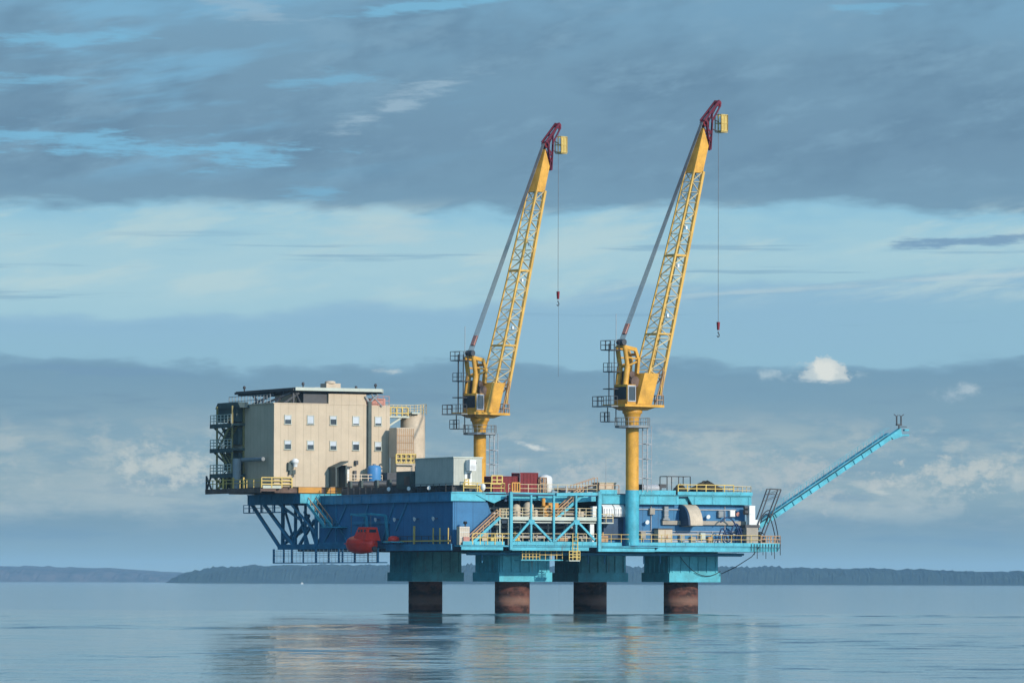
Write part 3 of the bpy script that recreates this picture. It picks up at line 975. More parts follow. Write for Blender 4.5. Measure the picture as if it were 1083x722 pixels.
# ================================================================== DECK CARGO AND MODULES
t = thing('equipment_module', 'big grey cabin with a white air conditioner at the near corner of the roof', 'cabin', (2.7, 6.8, 16.0))
MB().box(0.75, 4.95, 1.0, 12.6, 16.85, 20.45).build('body', 'modgrey', t)
b = MB()
b.box(0.65, 5.05, 0.9, 12.7, 20.453, 20.60)
b.build('roof', 'pale', t)
for v in (1.6, 6.5, 12.0):
    MB().box(0.9, 4.8, v, v + 0.4, 15.96, 16.845).build('skid', 'steel', t)
ac = MB().box(2.55, 3.5, -0.2, 0.998, 18.75, 20.2).build('air_conditioner', 'white', t)
b = MB()
for i in range(4):
    b.box(2.65, 3.4, -0.23, -0.202, 18.9 + i * 0.16, 18.96 + i * 0.16)
b.build('grille', 'galv', ac)
dr = MB().box(2.4, 3.4, 0.93, 0.998, 16.9, 18.7).build('door', 'white', t)
MB().box(2.75, 3.2, 0.90, 0.928, 17.7, 18.5).build('window', M['glass'], dr)
MB().box(2.55, 2.62, 0.85, 0.928, 17.5, 17.7).build('handle', 'steel', dr)
b = MB()
b.tube((3.95, 0.8, 19.8), (3.95, 0.99, 19.8), 0.16)
b.build('wall_lamp', 'steel', t)
b = MB().box(1.9, 3.6, -0.0, 0.9, 16.75, 16.9).rail([(1.95, 0.05, 16.9), (2.5, 0.05, 16.9)], 0.7, 0.5, 0.06)
b.build('doorstep', 'rail', t)

t = thing('diesel_generator', 'dark green generator housing with rusty panel beside the shaded grey cabin', 'generator', (1.5, 12.8, 16))
MB().box(0.3, 2.6, 13.0, 17.5, 16.5, 18.9).build('housing', 'deckgreen', t)
b = MB().box(0.24, 0.297, 13.4, 15.0, 17.0, 18.2)
b.build('panel', 'brown', t)
b = MB().tube((1.5, 14, 18.9), (1.5, 14, 19.6), 0.14).box(0.5, 2.4, 13.1, 17.3, 15.96, 16.495)
b.build('base', 'steel', t)

t = thing('winch_skid', 'long low dark winch skid on the shaded roof below the living quarters', 'winch', (3, 28, 16))
MB().box(0.8, 5.5, 20.0, 36.0, 16.0, 16.9).build('skid', 'steel', t)
for v in (22, 26, 31, 34.5):
    MB().tube((1.2, v, 17.4), (4.6, v, 17.4), 0.5, 14).build('drum', 'steel', t)
    for u in (1.0, 4.5):
        MB().box(u, u + 0.3, v - 1.0, v - 0.4, 16.9, 17.9).build('frame', 'deckgreen', t)

def container(name, label, u0, u1, v0, v1, z0, z1, mat, cat='container', group=None):
    t = thing(name, label, cat, ((u0 + u1) / 2, (v0 + v1) / 2, z0), group)
    MB().box(u0, u1, v0, v1, z0 + 0.12, z1).build('body', mat, t)
    b = MB()
    for u in (u0, u1):
        for v in (v0, v1):
            b.box(u - 0.07, u + 0.07, v - 0.07, v + 0.07, z0, z1 + 0.05)
    for z in (z0 + 0.05, z1):
        for v in (v0, v1):
            b.box(u0 + 0.07, u1 - 0.07, v - 0.06, v + 0.06, z - 0.05, z + 0.06)
    n = int((u1 - u0) / 0.45)
    for i in range(1, n):
        u = u0 + (u1 - u0) * i / n
        b.box(u - 0.06, u + 0.06, v0 - 0.05, v0 - 0.003, z0 + 0.2, z1 - 0.1)
    b.build('frame', mat, t)
    return t
container('cargo_container', 'dark red cargo container, the lower one of two behind the front railing', 10.9, 14.6, 9.5, 12.0, 15.97, 18.25, 'red', group='red cargo containers')
container('cargo_container', 'dark red cargo container, the taller one, between a lower one and the white tank', 14.8, 17.4, 9.0, 11.5, 15.97, 18.75, 'red', group='red cargo containers')

t = thing('chemical_tank', 'white upright tank with a domed top right of the red containers', 'tank', (19.1, 10, 16))
MB().lathe((19.1, 10), [(0.85, 16.2), (0.95, 16.35), (0.95, 18.0), (0.8, 18.35), (0.3, 18.55)], 22).build('shell', 'white', t)
b = MB()
for a in range(4):
    b.beam((19.1 + 0.8 * cos(a * pi / 2 + 0.5), 10 + 0.8 * sin(a * pi / 2 + 0.5), 15.96), (19.1 + 0.8 * cos(a * pi / 2 + 0.5), 10 + 0.8 * sin(a * pi / 2 + 0.5), 16.4), 0.15)
b.build('foot', 'galv', t)
t = thing('cargo_basket', 'tan open frame of pipework between the red container and the white tank', 'frame', (17.9, 8, 16))
MB().rail([(17.5, 8.5, 15.96), (18.5, 8.5, 15.96), (18.5, 9.3, 15.96), (17.5, 9.3, 15.96), (17.5, 8.5, 15.96)], 2.2, 0.5, 0.05, (1.0, 0.66, 0.33, 0.05)).build('frame', 'railbrown', t)

t = thing('pipe_rack', 'low rack of brown pipes lying on the roof left of the cream box', 'pipe rack', (19, 7, 16))
b = MB()
for i in range(6):
    b.tube((19.8, 7 + 0.35 * i, 16.5 + 0.12 * (i % 2)), (27.0, 7 + 0.35 * i, 16.5 + 0.12 * (i % 2)), 0.16)
b.build('pipe', 'brown', t)
b = MB()
for u in (20.5, 23.5, 26.5):
    b.box(u, u + 0.2, 6.7, 9.2, 15.96, 16.34).box(u, u + 0.2, 6.7, 6.85, 16.34, 17.0)
b.build('rack', 'galv', t)

t = thing('cream_equipment_box', 'plain cream box on the roof edge just left of the right crane pedestal', 'box', (24, 2, 16))
MB().box(22.75, 25.2, 1.2, 3.2, 16.05, 17.35).build('body', 'cream', t)
b = MB().box(22.65, 25.3, 1.1, 3.3, 17.353, 17.45)
b.build('lid', 'railpale', t)
b = MB()
b.box(22.9, 23.3, 1.4, 3.0, 15.96, 16.045).box(24.6, 25.0, 1.4, 3.0, 15.96, 16.045)
b.build('foot', 'steel', t)
t = thing('gangway', 'sloping tan gangway with rails lying on the roof left of the cream box', 'gangway', (20.5, 1.6, 16))
b = MB().beam((18.8, 1.6, 16.1), (22.4, 1.6, 17.2), 0.9, 0.15)
b.build('deck', 'brown', t)
b = MB()
for v in (1.15, 2.05):
    b.beam((18.8, v, 17.0), (22.4, v, 18.1), 0.07)
    for i in range(5):
        b.beam((18.8 + 0.9 * i, v, 16.1 + 0.275 * i), (18.8 + 0.9 * i, v, 17.0 + 0.275 * i), 0.06)
b.build('railing', 'railbrown', t)

for u, v, h, lb in ((23.6, 1.0, 4.8, 'thin grey whip antenna beside the cream box on the roof edge'), (14.2, 8.0, 4.0, 'thin grey whip antenna between the two red containers')):
    t = thing('whip_antenna', lb, 'antenna', (u, v, 16), 'whip antennas on the roof')
    MB().tube((u, v, 16.0), (u, v, 16.0 + h), 0.045, 6, 0.02).build('whip', 'galv', t)
    MB().lathe((u, v), [(0.16, 15.96), (0.14, 16.3), (0.06, 16.4)], 8).build('mount', 'steel', t)
# crumpled pile of nets on the roof
def mound(c, a, bb, h, seed, n=22, m=9):
    rnd = random.Random(seed)
    vs, fs = [], []
    for j in range(m):
        t = j / (m - 1)
        for i in range(n):
            an = 2 * pi * i / n
            k = (1 - t ** 2.2)
            w = 1 + rnd.uniform(-0.16, 0.16)
            vs.append((c[0] + a * k * w * cos(an), c[1] + bb * k * w * sin(an), c[2] + h * (t ** 0.8) * (0.9 + rnd.uniform(-0.12, 0.12)) + (0.12 * sin(3 * an) if 0 < j < m - 1 else 0)))
    for j in range(m - 1):
        for i in range(n):
            fs.append((j * n + i, j * n + (i + 1) % n, (j + 1) * n + (i + 1) % n, (j + 1) * n + i))
    return MB().add(vs, fs)
o = mound((39.8, 2.2, 15.95), 2.6, 1.4, 2.0, 4).build('cargo_net', 'net', org=(39.8, 2.2, 15.95))
tag(o, 'large dark brown heap of cargo netting behind the yellow rail at the right end', 'net', 'heaps of netting on the roof')
o = mound((35.6, 2.0, 15.95), 1.2, 0.9, 1.5, 9).build('cargo_net', 'net', org=(35.6, 2.0, 15.95))
tag(o, 'small dark brown heap of netting just left of a bigger one', 'net', 'heaps of netting on the roof')
t = thing('scaffold_cage', 'thin dark open pipe frame standing behind the netting heaps', 'frame', (35.9, 4, 16))
MB().rail([(34.6, 4, 15.95), (38.2, 4, 15.95), (38.2, 6, 15.95), (34.6, 6, 15.95), (34.6, 4, 15.95)], 2.5, 1.8, 0.045, (1.0,)).build('frame', 'steel', t)
t = thing('deck_winch', 'grey deck winch with a cable drum right of the right crane pedestal', 'winch', (31, 3, 16))
b = MB().tube((30.2, 3, 16.75), (32.6, 3, 16.75), 0.55, 14)
b.build('drum', 'galv', t)
b = MB().box(29.9, 30.15, 2.4, 3.6, 15.96, 17.3).box(32.65, 32.9, 2.4, 3.6, 15.96, 17.3).beam((32.9, 3, 17.1), (33.8, 3, 17.1), 0.5)
b.build('frame', 'steel', t)

# ---- things on the lower walkway and along the lit wall
t = thing('control_cabinet', 'pale panelled cabinet with a red box at the near corner of the lower deck', 'cabinet', (1.2, -1.0, 9.0))
MB().box(0.45, 1.95, -1.4, -0.6, 8.95, 11.35).build('body', 'cream', t)
b = MB()
for i in range(5):
    b.box(0.5 + i * 0.29, 0.54 + i * 0.29, -1.44, -1.402, 9.3, 11.3)
for z in (9.9, 10.6, 11.2):
    b.box(0.47, 1.93, -1.46, -1.403, z, z + 0.06)
b.build('grille', 'white', t)
MB().box(0.9, 1.75, -1.72, -1.465, 9.35, 10.0).build('fire_box', 'pink', t)
b = MB().tube((1.5, -1.0, 11.35), (1.5, -1.0, 11.65), 0.1).lathe((1.5, -1.0), [(0.12, 11.65), (0.3, 11.8), (0.22, 12.05)], 10)
b.build('siren', 'black', t)

t = thing('pump_unit', 'orange double pump with round casings on the mezzanine inside the truss frame', 'pump', (15, -0.2, 12.5))
b = MB()
b.box(13.2, 16.0, -0.9, 0.5, 12.5, 12.9)
b.build('base', 'orange', t)
b = MB()
b.tube((13.9, -1.0, 13.6), (13.9, 0.4, 13.6), 0.7, 16)
b.tube((15.2, -1.0, 13.5), (15.2, 0.4, 13.5), 0.6, 16)
b.box(14.1, 15.6, -0.6, 0.3, 13.6, 14.6)
b.tube((13.5, -0.3, 14.2), (13.5, -0.3, 15.2), 0.25)
b.build('casing', 'orange', t)
b = MB()
b.tube((13.9, -1.1, 13.6), (13.9, -1.002, 13.6), 0.32, 12)
b.tube((15.2, -1.1, 13.5), (15.2, -1.002, 13.5), 0.28, 12)
b.build('hub', 'brown', t)

cab = thing('ventilation_cabinet', 'white rounded vent hood on the blue wall, left one of a pair', 'vent hood', (23.25, 0.3, 12.8), 'white vent hoods')
b = MB().prism([(0.9, 12.85), (-0.3, 12.85), (-0.45, 13.3), (-0.35, 14.1), (0.1, 14.45), (0.9, 14.5)], 'u', 22.45, 24.05)
b.build('hood', 'white', cab)
b = MB()
for i in range(4):
    b.box(22.6 + i * 0.38, 22.65 + i * 0.38, -0.50, -0.452, 12.95, 13.9)
b.build('louvre', 'galv', cab)
c2 = copy_tree(cab)
c2.location = W(23.25 + 1.75, 0.3, 12.8)
c2['label'] = 'white rounded vent hood next to the crane pedestal, right one of a pair'

t = thing('duct_hood', 'big beige quarter-round duct hood jutting from the blue wall', 'duct', (35.5, 0, 11.8))
prof = [(0.85, 11.6), (-1.9, 11.75)]
for i in range(9):
    a = i / 8 * pi / 2
    prof.append((0.7 - 2.6 * cos(a) * (1 if i else 1), 11.9 + 2.7 * sin(a)))
prof.append((0.85, 14.6))
MB().prism(prof, 'u', 35.0, 36.9).build('hood', 'cream', t)
b = MB().prism([(p[0] * 0.97 + 0.02, 11.6 + (p[1] - 11.6) * 0.97 + 0.02) for p in prof], 'u', 34.75, 34.997)
b.build('mouth', 'navy', t)

t = thing('electrical_cabinet', 'beige equipment cabinet standing behind the rail right of the crane pedestal', 'cabinet', (31.9, -0.3, 9))
MB().box(30.75, 32.9, -0.6, 0.6, 8.95, 11.2).build('body', 'cream', t)
b = MB().box(30.65, 33.0, -0.7, 0.7, 11.203, 11.35)
b.build('roof', 'steel', t)
b = MB().box(31.75, 31.82, -0.63, -0.602, 9.1, 11.1).prism([(31.9, 9.9), (32.3, 9.9), (32.1, 10.6)], 'v', -0.64, -0.602)
b.build('door', 'railbrown', t)
t = thing('wall_duct', 'narrow upright grey duct fixed to the blue wall above the beige cabinet', 'duct', (32, 0.6, 12))
b = MB().box(32.2, 32.8, 0.3, 0.89, 12.5, 14.3).box(32.0, 33.0, 0.25, 0.89, 12.46, 12.7)
b.build('duct', 'grey', t)
b = MB()
for z in (13.1, 13.7):
    b.box(32.15, 32.85, 0.25, 0.9, z, z + 0.08)
b.build('flange', 'galv', t)

t = thing('drilling_machine', 'narrow white and beige stack of machinery at the right end of the deck', 'machine', (45.0, -0.8, 9))
MB().box(43.9, 45.7, -1.5, -0.2, 8.95, 11.5).build('base', 'dull', t)
b = MB().box(44.5, 45.4, -1.2, -0.4, 11.9, 14.5).box(45.3, 46.2, -1.1, -0.5, 11.7, 12.6).box(44.6, 45.3, -1.25, -0.35, 13.3, 13.5)
b.build('column', 'white', t)
b = MB().box(43.8, 46.0, -1.4, -0.3, 11.503, 11.895).tube((43.9, -0.8, 13.6), (44.4, -0.8, 13.6), 0.35).tube((43.9, -0.8, 14.2), (44.4, -0.8, 14.2), 0.25)
b.build('fittings', 'steel', t)

def arc(p, q, h, n=9):
    p, q = Vector(p), Vector(q)
    return [p.lerp(q, i / n) + Vector((0, 0, h * 4 * (i / n) * (1 - i / n))) for i in range(n + 1)]
HL = ['dark blue hose arching highest along the wall over the others', 'dark blue hose looping to the right in front of the cable tray',
      'dark blue hose with a tight low bend, leftmost of the cluster', 'dark blue hose hanging against the machine stack']
for k, (p, q, h) in enumerate((((40.3, -0.7, 12.2), (43.8, -0.7, 9.2), 1.9), ((41.6, -0.8, 10.0), (43.9, -0.8, 9.2), 2.4), ((39.7, -0.9, 9.2), (41.3, -0.9, 9.2), 2.2), ((42.6, -0.6, 9.2), (43.85, -0.6, 11.0), 1.1))):
    b = MB().path(arc(p, q, h), 0.10, 6)
    o = b.build('hose', 'hose', org=p)
    tag(o, HL[k], 'hose', 'blue hoses at the right end')
t = thing('hose_reel', 'dark blue hose reel frame on the walkway below the cable tray', 'hose reel', (41.2, -1.0, 9))
b = MB()
for a in range(16):
    t0, t1 = 2 * pi * a / 16, 2 * pi * (a + 1) / 16
    for r in (0.85, 0.55):
        b.tube((41.2 + r * cos(t0), -1.1, 10.1 + r * sin(t0)), (41.2 + r * cos(t1), -1.1, 10.1 + r * sin(t1)), 0.09, 5)
b.build('reel', 'hose', t)
MB().box(40.9, 41.5, -1.2, -0.9, 8.95, 9.25).beam((41.2, -1.0, 9.2), (41.2, -1.0, 10.2), 0.12).build('stand', 'steel', t)

# ---- floodlights: bracket and lamp head
def flood(u, v, z, label, axis='u', head='white'):
    t = thing('floodlight', label, 'floodlight', (u, v, z), 'floodlights on the walls')
    d = Vector((-1, 0, 0)) if axis == 'u' else Vector((0, -1, 0))
    p = Vector((u, v, z))
    MB().tube(p, p + d * 0.55, 0.06, 6).build('bracket', 'steel', t)
    e = p + d * 0.72 + Vector((0, 0, -0.05))
    MB().tube(p + d * 0.5, e, 0.16, 12, 0.30).build('lamp_head', head, t)
flood(0.34, 40.2, 12.35, 'small white floodlight by the cantilever, farthest left on the shaded blue wall')
flood(0.34, 22.7, 12.5, 'small white floodlight on the shaded blue wall, above the red lifeboat')
flood(0.34, 16.8, 12.46, 'small white floodlight on the shaded blue wall, above the red float')
flood(0.34, 10.6, 12.47, 'small white floodlight on the shaded blue wall, above the thick yellow post')
flood(0.34, 4.9, 12.48, 'small white floodlight on the shaded blue wall, nearest its sunlit corner')
flood(29.5, 0.88, 12.2, 'small white floodlight on the sunlit blue wall, just right of the crane pedestal', 'v')
flood(38.9, 0.88, 13.0, 'small white floodlight on the sunlit blue wall, right of the beige duct hood', 'v')
flood(43.5, 0.88, 13.4, 'small pinkish floodlight on the sunlit blue wall, beside the white machine column', 'v', 'pink')
t = thing('deck_lamp', 'white oval lamp on the roof edge in front of the grey cabin', 'lamp', (4.5, -0.2, 16))
b = MB().lathe((4.5, -0.25), [(0.1, 16.1), (0.28, 16.3), (0.34, 16.6), (0.26, 16.95), (0.1, 17.05)], 12)
b.build('globe', 'white', t)
MB().beam((4.5, -0.25, 15.96), (4.5, -0.25, 16.1), 0.12).build('stem', 'steel', t)
LB = [('white drum lamp on the shaded roof edge, closest to the sunlit corner', 6.2), ('white drum lamp on the shaded roof edge below the dark green generator', 12.4), ('white drum lamp on the shaded roof edge, farthest from the sunlit corner', 18.6)]
for lb, v in LB:
    t = thing('deck_lamp', lb, 'lamp', (-0.15, v, 16), 'lamps on the shaded roof edge')
    b = MB().tube((-0.45, v - 0.25, 16.5), (-0.2, v + 0.25, 16.6), 0.24, 10)
    b.build('globe', 'white', t)
    MB().beam((-0.2, v, 15.96), (-0.2, v, 16.4), 0.1).build('stem', 'steel', t)

# ================================================================== LIFEBOAT
t = thing('lifeboat', 'big red enclosed lifeboat hanging under the shaded side of the platform', 'lifeboat', (-2.4, 22.8, 8))
def boat_hull():
    st = [(-4.4, 0.15, 0.5, 0.4), (-3.9, 0.85, 0.9, 1.1), (-2.5, 1.35, 1.15, 1.45), (0, 1.5, 1.25, 1.55), (2.2, 1.4, 1.2, 1.5), (3.7, 1.0, 1.0, 1.3), (4.4, 0.55, 0.75, 0.95)]
    n = 16
    vs, fs = [], []
    for (y, w, dn, up) in st:
        for i in range(n):
            a = 2 * pi * i / n
            k = dn if sin(a) < 0 else up * 0.72
            vs.append((-2.4 + w * cos(a) * (1 if abs(sin(a)) < 0.8 else 0.95), 22.6 + y * 0.82, 9.15 + 1.08 * k * sin(a)))
    for j in range(len(st) - 1):
        for i in range(n):
            fs.append((j * n + i, j * n + (i + 1) % n, (j + 1) * n + (i + 1) % n, (j + 1) * n + i))
    m = MB().add(vs, fs, True)
    m.add(vs[:n], [tuple(range(n))]).add(vs[-n:], [tuple(range(n))])
    return m
boat_hull().build('hull', 'boat', t)
b = MB().hull8([(-3.55, 19.15, 9.6), (-1.25, 19.15, 9.6), (-1.25, 22.8, 10.0), (-3.55, 22.8, 10.0)], [(-3.1, 19.3, 11.4), (-1.7, 19.3, 11.4), (-1.7, 22.2, 11.45), (-3.1, 22.2, 11.45)])
b.build('cabin', 'boat', t)
b = MB()
for i in range(12):
    y = -4.0 + i * 0.68
    b.beam((-3.93 + abs(y) ** 3 * 0.007, 22.6 + y * 0.82, 9.2), (-3.93 + abs(y + 0.68) ** 3 * 0.007, 22.6 + (y + 0.68) * 0.82, 9.2), 0.10, 0.12)
b.build('rubbing_strake', 'boat', t)
b = MB()
for v in (19.6, 20.6, 21.5):
    b.box(-3.34, -3.25, v, v + 0.4, 10.75, 11.1)
b.box(-2.9, -1.9, 19.16, 19.24, 10.7, 11.1)
b.build('window', M['glass'], t)
MB().tube((-2.4, 18.75, 8.5), (-2.4, 18.4, 8.5), 0.35, 10).build('propeller_guard', 'steel', t)
t2 = thing('lifeboat_davit', 'blue steel davit arms with falls above the red lifeboat', 'davit', (-1.2, 22.8, 11))
b = MB()
for v in (19.8, 26.0):
    b.beam((0.2, v, 9.2), (-0.2, v, 13.0), 0.34)
    b.beam((-0.2, v, 13.0), (-2.5, v, 13.2), 0.3)
b.beam((-2.4, 19.8, 13.2), (-2.4, 26.0, 13.2), 0.2)
b.build('arm', 'teal', t2)
b = MB()
for v in (19.8, 26.0):
    b.tube((-2.4, v, 13.1), (-2.4, v, 11.4 if v < 22 else 10.5), 0.05, 6)
b.build('fall', 'rope', t2)
t = thing('rescue_float', 'small red round-topped float on a ledge right of the lifeboat', 'float', (-0.9, 15.8, 9.3))
b = MB().lathe((-0.9, 15.8), [(0.7, 9.5), (0.8, 9.7), (0.7, 10.0), (0.35, 10.2)], 16)
b.build('canister', 'boat', t)
MB().box(-1.9, 0.0, 14.4, 17.2, 9.32, 9.48).build('ledge', 'cyan', t)

# shaded-side stair down from the quarters
st = thing('access_stair', 'cyan stair slanting down the shaded side under the living quarters', 'stair', (-1, 38, 13))
b = MB()
for du in (-1.9, -0.9):
    b.beam((du, 43.4, 16.0), (du, 35.5, 11.6), 0.2, 0.5)
for i in range(20):
    k = (i + 0.5) / 20
    b.box(-1.8, -1.0, 43.4 - 7.9 * k - 0.14, 43.4 - 7.9 * k + 0.14, 16.0 - 4.4 * k, 16.05 - 4.4 * k)
b.build('flight', 'cyan', st)
b = MB()
for du in (-1.95, -0.85):
    b.beam((du, 43.4, 17.0), (du, 35.5, 12.6), 0.1)
    for i in range(6):
        k = i / 5
        b.beam((du, 43.4 - 7.9 * k, 16.0 - 4.4 * k), (du, 43.4 - 7.9 * k, 17.0 - 4.4 * k), 0.08)
b.build('handrail', 'railbrown', st)
b = MB().box(-2.6, 0.3, 33.0, 35.6, 11.45, 11.6)
b.build('landing', 'teal', st)

# ================================================================== CRANES
CROT = radians(40.0)
def make_crane():
    """built about its pedestal axis: x is the way the boom leans, z is height above the sea"""
    bu, bv = 26.4, -1.25
    t = thing('pedestal_crane', 'yellow lattice boom crane standing on a blue footed pedestal, right of the two', 'crane', (0, 0, 9.0), 'yellow platform cranes', world=W(bu, bv, 9.0), rot=CROT)
    MB().lathe((0, 0), [(0.92, 9.0), (0.92, 16.4)], 24).build('pedestal_foot', 'cyan', t)
    MB().lathe((0, 0), [(0.88, 16.403), (0.88, 25.6), (1.05, 26.2), (1.15, 26.6), (1.35, 26.75), (1.35, 27.15), (1.0, 27.2), (1.0, 27.5)], 24).build('pedestal', 'yellow', t)
    # ring walkway below the slewing floor
    b = MB()
    ring = [(2.35 * cos(2 * pi * i / 10), 2.35 * sin(2 * pi * i / 10)) for i in range(10)]
    b.prism(ring, 'z', 24.75, 25.05)
    rw = b.build('ring_walkway', 'grey', t)
    MB().rail([(x, y, 25.05) for x, y in ring + ring[:1]], 1.05, 0.9, 0.028, (1.0, 0.5)).build('railing', 'grey', rw)
    # caged ladder up the pedestal, on the camera's right
    lx, ly = 1.25, -1.15
    b = MB().ladder((lx, ly, 16.2), (lx, ly, 25.0), 0.62, (0.766, -0.643, 0), 0.05, 0.55)
    b.ladder((lx + 0.65, ly - 0.2, 16.2), (lx + 0.65, ly - 0.2, 25.0), 0.5, (0.766, -0.643, 0), 0.035, 1.1)
    for z in (18.0, 20.6, 22.6):
        b.beam((0.6, -0.6, z), (lx + 0.6, ly - 0.2, z), 0.14)
        b.box(lx - 0.2, lx + 0.8, ly - 0.4, ly + 0.2, z - 0.03, z + 0.05)
    b.build('ladder', 'galv', t)
    # slewing floor
    b = MB()
    b.box(-3.4, 3.6, -2.4, 2.2, 27.52, 27.85)
    b.prism([(-2.6, 27.51), (3.0, 27.51), (1.6, 27.1), (-1.4, 27.1)], 'v', -1.2, 1.2)
    b.build('slewing_floor', 'yellow', t)
    b = MB()
    b.box(-4.6, -3.42, -1.0, 3.0, 27.5, 27.66)
    b.build('side_floor', 'grey', t)
    b = MB()
    b.rail([(-3.4, -0.8, 27.66), (-4.55, -0.8, 27.66), (-4.55, 2.9, 27.66), (-2.6, 2.9, 27.66)], 1.25, 1.0, 0.034, (1.0, 0.55))
    b.rail([(-3.6, 0.5, 25.6), (-3.6, 2.4, 25.6), (-2.2, 2.4, 25.6)], 1.2, 0.9, 0.032, (1.0, 0.55))
    b.box(-3.6, -2.2, 0.5, 2.4, 25.5, 25.6)
    b.beam((-2.4, 0.6, 25.6), (-2.4, 0.6, 27.5), 0.1).beam((-2.4, 2.3, 25.6), (-2.4, 2.3, 27.5), 0.1)
    b.build('railing', 'steel', t)
    b = MB()
    b.rail([(2.4, -2.3, 27.85), (3.5, -2.3, 27.85), (3.5, 2.1, 27.85)], 1.3, 0.9, 0.05, (1.0, 0.5))
    b.rail([(3.3, 1.0, 29.4), (3.9, -1.8, 31.6)], 1.2, 0.8, 0.05, (1.0, 0.5, 0.0))
    b.beam((3.4, -1.9, 27.9), (4.1, -1.9, 32.4), 0.1).beam((2.3, -2.0, 28.0), (3.9, -1.9, 32.0), 0.12)
    b.build('railing', 'railbrown', t)
    # operator's cab, nose towards the water
    cb = MB().hull8([(-2.45, -1.75, 27.9), (-0.95, -1.75, 27.9), (-0.95, 1.0, 27.9), (-2.45, 1.0, 27.9)], [(-2.45, -1.75, 30.5), (-0.95, -1.75, 30.5), (-0.95, 1.0, 30.5), (-2.45, 1.0, 30.5)]).build('operator_cab', 'yellow', t)
    b = MB()
    b.box(-2.27, -1.13, -1.80, -1.752, 28.35, 30.2)
    b.build('window', M['glass'], cb)
    b = MB()
    for (a, c, z0, z1) in ((-2.4, -2.27, 28.2, 30.4), (-1.13, -1.0, 28.2, 30.4), (-2.27, -1.13, 28.2, 28.35), (-2.27, -1.13, 30.2, 30.4)):
        b.box(a, c, -1.86, -1.753, z0, z1)
    b.build('window_frame', 'galv', cb)
    MB().box(-2.50, -2.452, -1.55, 0.8, 28.5, 30.2).build('window', M['glass'], cb)
    # machinery house, raked with the boom
    b = MB().hull8([(-0.8, -1.95, 27.9), (1.75, -1.95, 27.9), (1.75, 0.9, 27.9), (-0.8, 0.9, 27.9)], [(0.5, -1.95, 32.1), (3.05, -1.95, 32.1), (3.05, 0.9, 32.1), (0.5, 0.9, 32.1)])
    b.build('machinery_house', 'yellow', t)
    b = MB()
    b.box(-0.7, 2.4, 0.95, 2.0, 27.9, 29.6)
    b.tube((-0.5, -1.2, 30.9), (-0.5, 1.4, 30.9), 0.75, 16)
    b.tube((-0.9, -1.0, 31.9), (-0.9, 0.9, 31.9), 0.45, 16)
    b.box(-1.4, -0.3, 0.2, 1.6, 27.9, 32.4)
    b.build('winch', 'brown', t)
    # gantry: heavy back mast, cap and curved front stay
    b = MB()
    for y in (-0.75, 0.75):
        b.tube((-1.9, y, 30.5), (-1.55, y, 33.0), 0.40, 10)
        b.tube((-1.55, y, 33.0), (-2.05, y, 35.7), 0.32, 10)
        b.beam((-2.1, y, 35.55), (-0.1, y, 35.25), 0.34, 0.5)
        b.beam((-0.2, y, 35.4), (0.35, y, 33.9), 0.32, 0.42)
        b.beam((0.35, y, 34.1), (0.1, y, 32.0), 0.4, 0.55)
        b.beam((-1.6, y, 34.2), (0.2, y, 34.0), 0.2)
        b.tube((-1.6, y, 33.0), (0.1, y, 33.6), 0.14, 8)
    for z, x in ((35.6, -1.9), (33.0, -1.55), (34.6, 0.2)):
        b.tube((x, -0.9, z), (x, 0.9, z), 0.2, 8)
    b.build('gantry', 'yellow', t)
    MB().tube((-1.95, -0.6, 36.2), (-1.95, 0.6, 36.2), 0.42, 14).build('sheave', 'steel', t)
    # ladders and resting platforms at the back of the gantry
    b = MB()
    b.ladder((-3.3, 1.0, 27.8), (-3.3, 1.0, 36.0), 0.7, (0.643, 0.766, 0), 0.05, 0.5)
    b.ladder((-2.9, 0.4, 27.8), (-2.9, 0.4, 36.0), 0.6, (0.643, 0.766, 0), 0.04, 0.9)
    for z in (35.2, 32.3, 30.0):
        b.box(-4.0 if z > 35 else -3.6, -2.0, 0.0, 1.9, z - 0.12, z)
    b.rail([(-2.2, 1.9, 35.2), (-4.0, 1.9, 35.2), (-4.0, 0.0, 35.2), (-2.4, 0.0, 35.2)], 1.2, 0.9, 0.032, (1.0, 0.5))
    b.rail([(-3.6, 1.8, 32.3), (-3.6, 0.1, 32.3), (-2.4, 0.1, 32.3)], 1.1, 0.9, 0.03, (1.0, 0.5))
    b.build('gantry_ladder', 'steel', t)
    b = MB().beam((-2.4, 0.6, 36.0), (-2.4, 0.6, 40.0), 0.06)
    b.build('antenna', 'galv', t)
    # boom
    ZA, ZB = 29.2, 59.8
    def sec(z):
        k = (z - 28.3) / (66.0 - 28.3)
        xc = 2.1 + 10.8 * k
        kk = (z - 28.3) / (59.8 - 28.3)
        return xc, (2.83 + (1.66 - 2.83) * kk) / 2, 0.08 * (1 - k), (2.77 + (1.78 - 2.77) * kk) / 2
    def cor(z):
        xc, hx, yc, hy = sec(z)
        return [Vector((xc - hx, yc - hy, z)), Vector((xc + hx, yc - hy, z)), Vector((xc + hx, yc + hy, z)), Vector((xc - hx, yc + hy, z))]
    b = MB()
    A, B = cor(ZA), cor(ZB)
    for i, w in enumerate((0.26, 0.40, 0.30, 0.20)):
        b.beam(A[i], B[i], w)
    boom = b.build('boom', 'chord', t)
    b = MB()
    n = 20
    for k in range(n):
        z0, z1 = ZA + 2 + (ZB - ZA - 2) * k / n, ZA + 2 + (ZB - ZA - 2) * (k + 1) / n
        c0, c1 = cor(z0), cor(z1)
        for f in range(4):
            p, q = f, (f + 1) % 4
            if f in (0, 2):
                if k % 2: b.beam(c0[p], c1[q], 0.11)
                else: b.beam(c0[q], c1[p], 0.11)
            else:
                b.beam(c0[p], c1[q], 0.085)
            b.beam(c0[p], c0[q], 0.07)
    b.build('lacing', 'lace', boom)
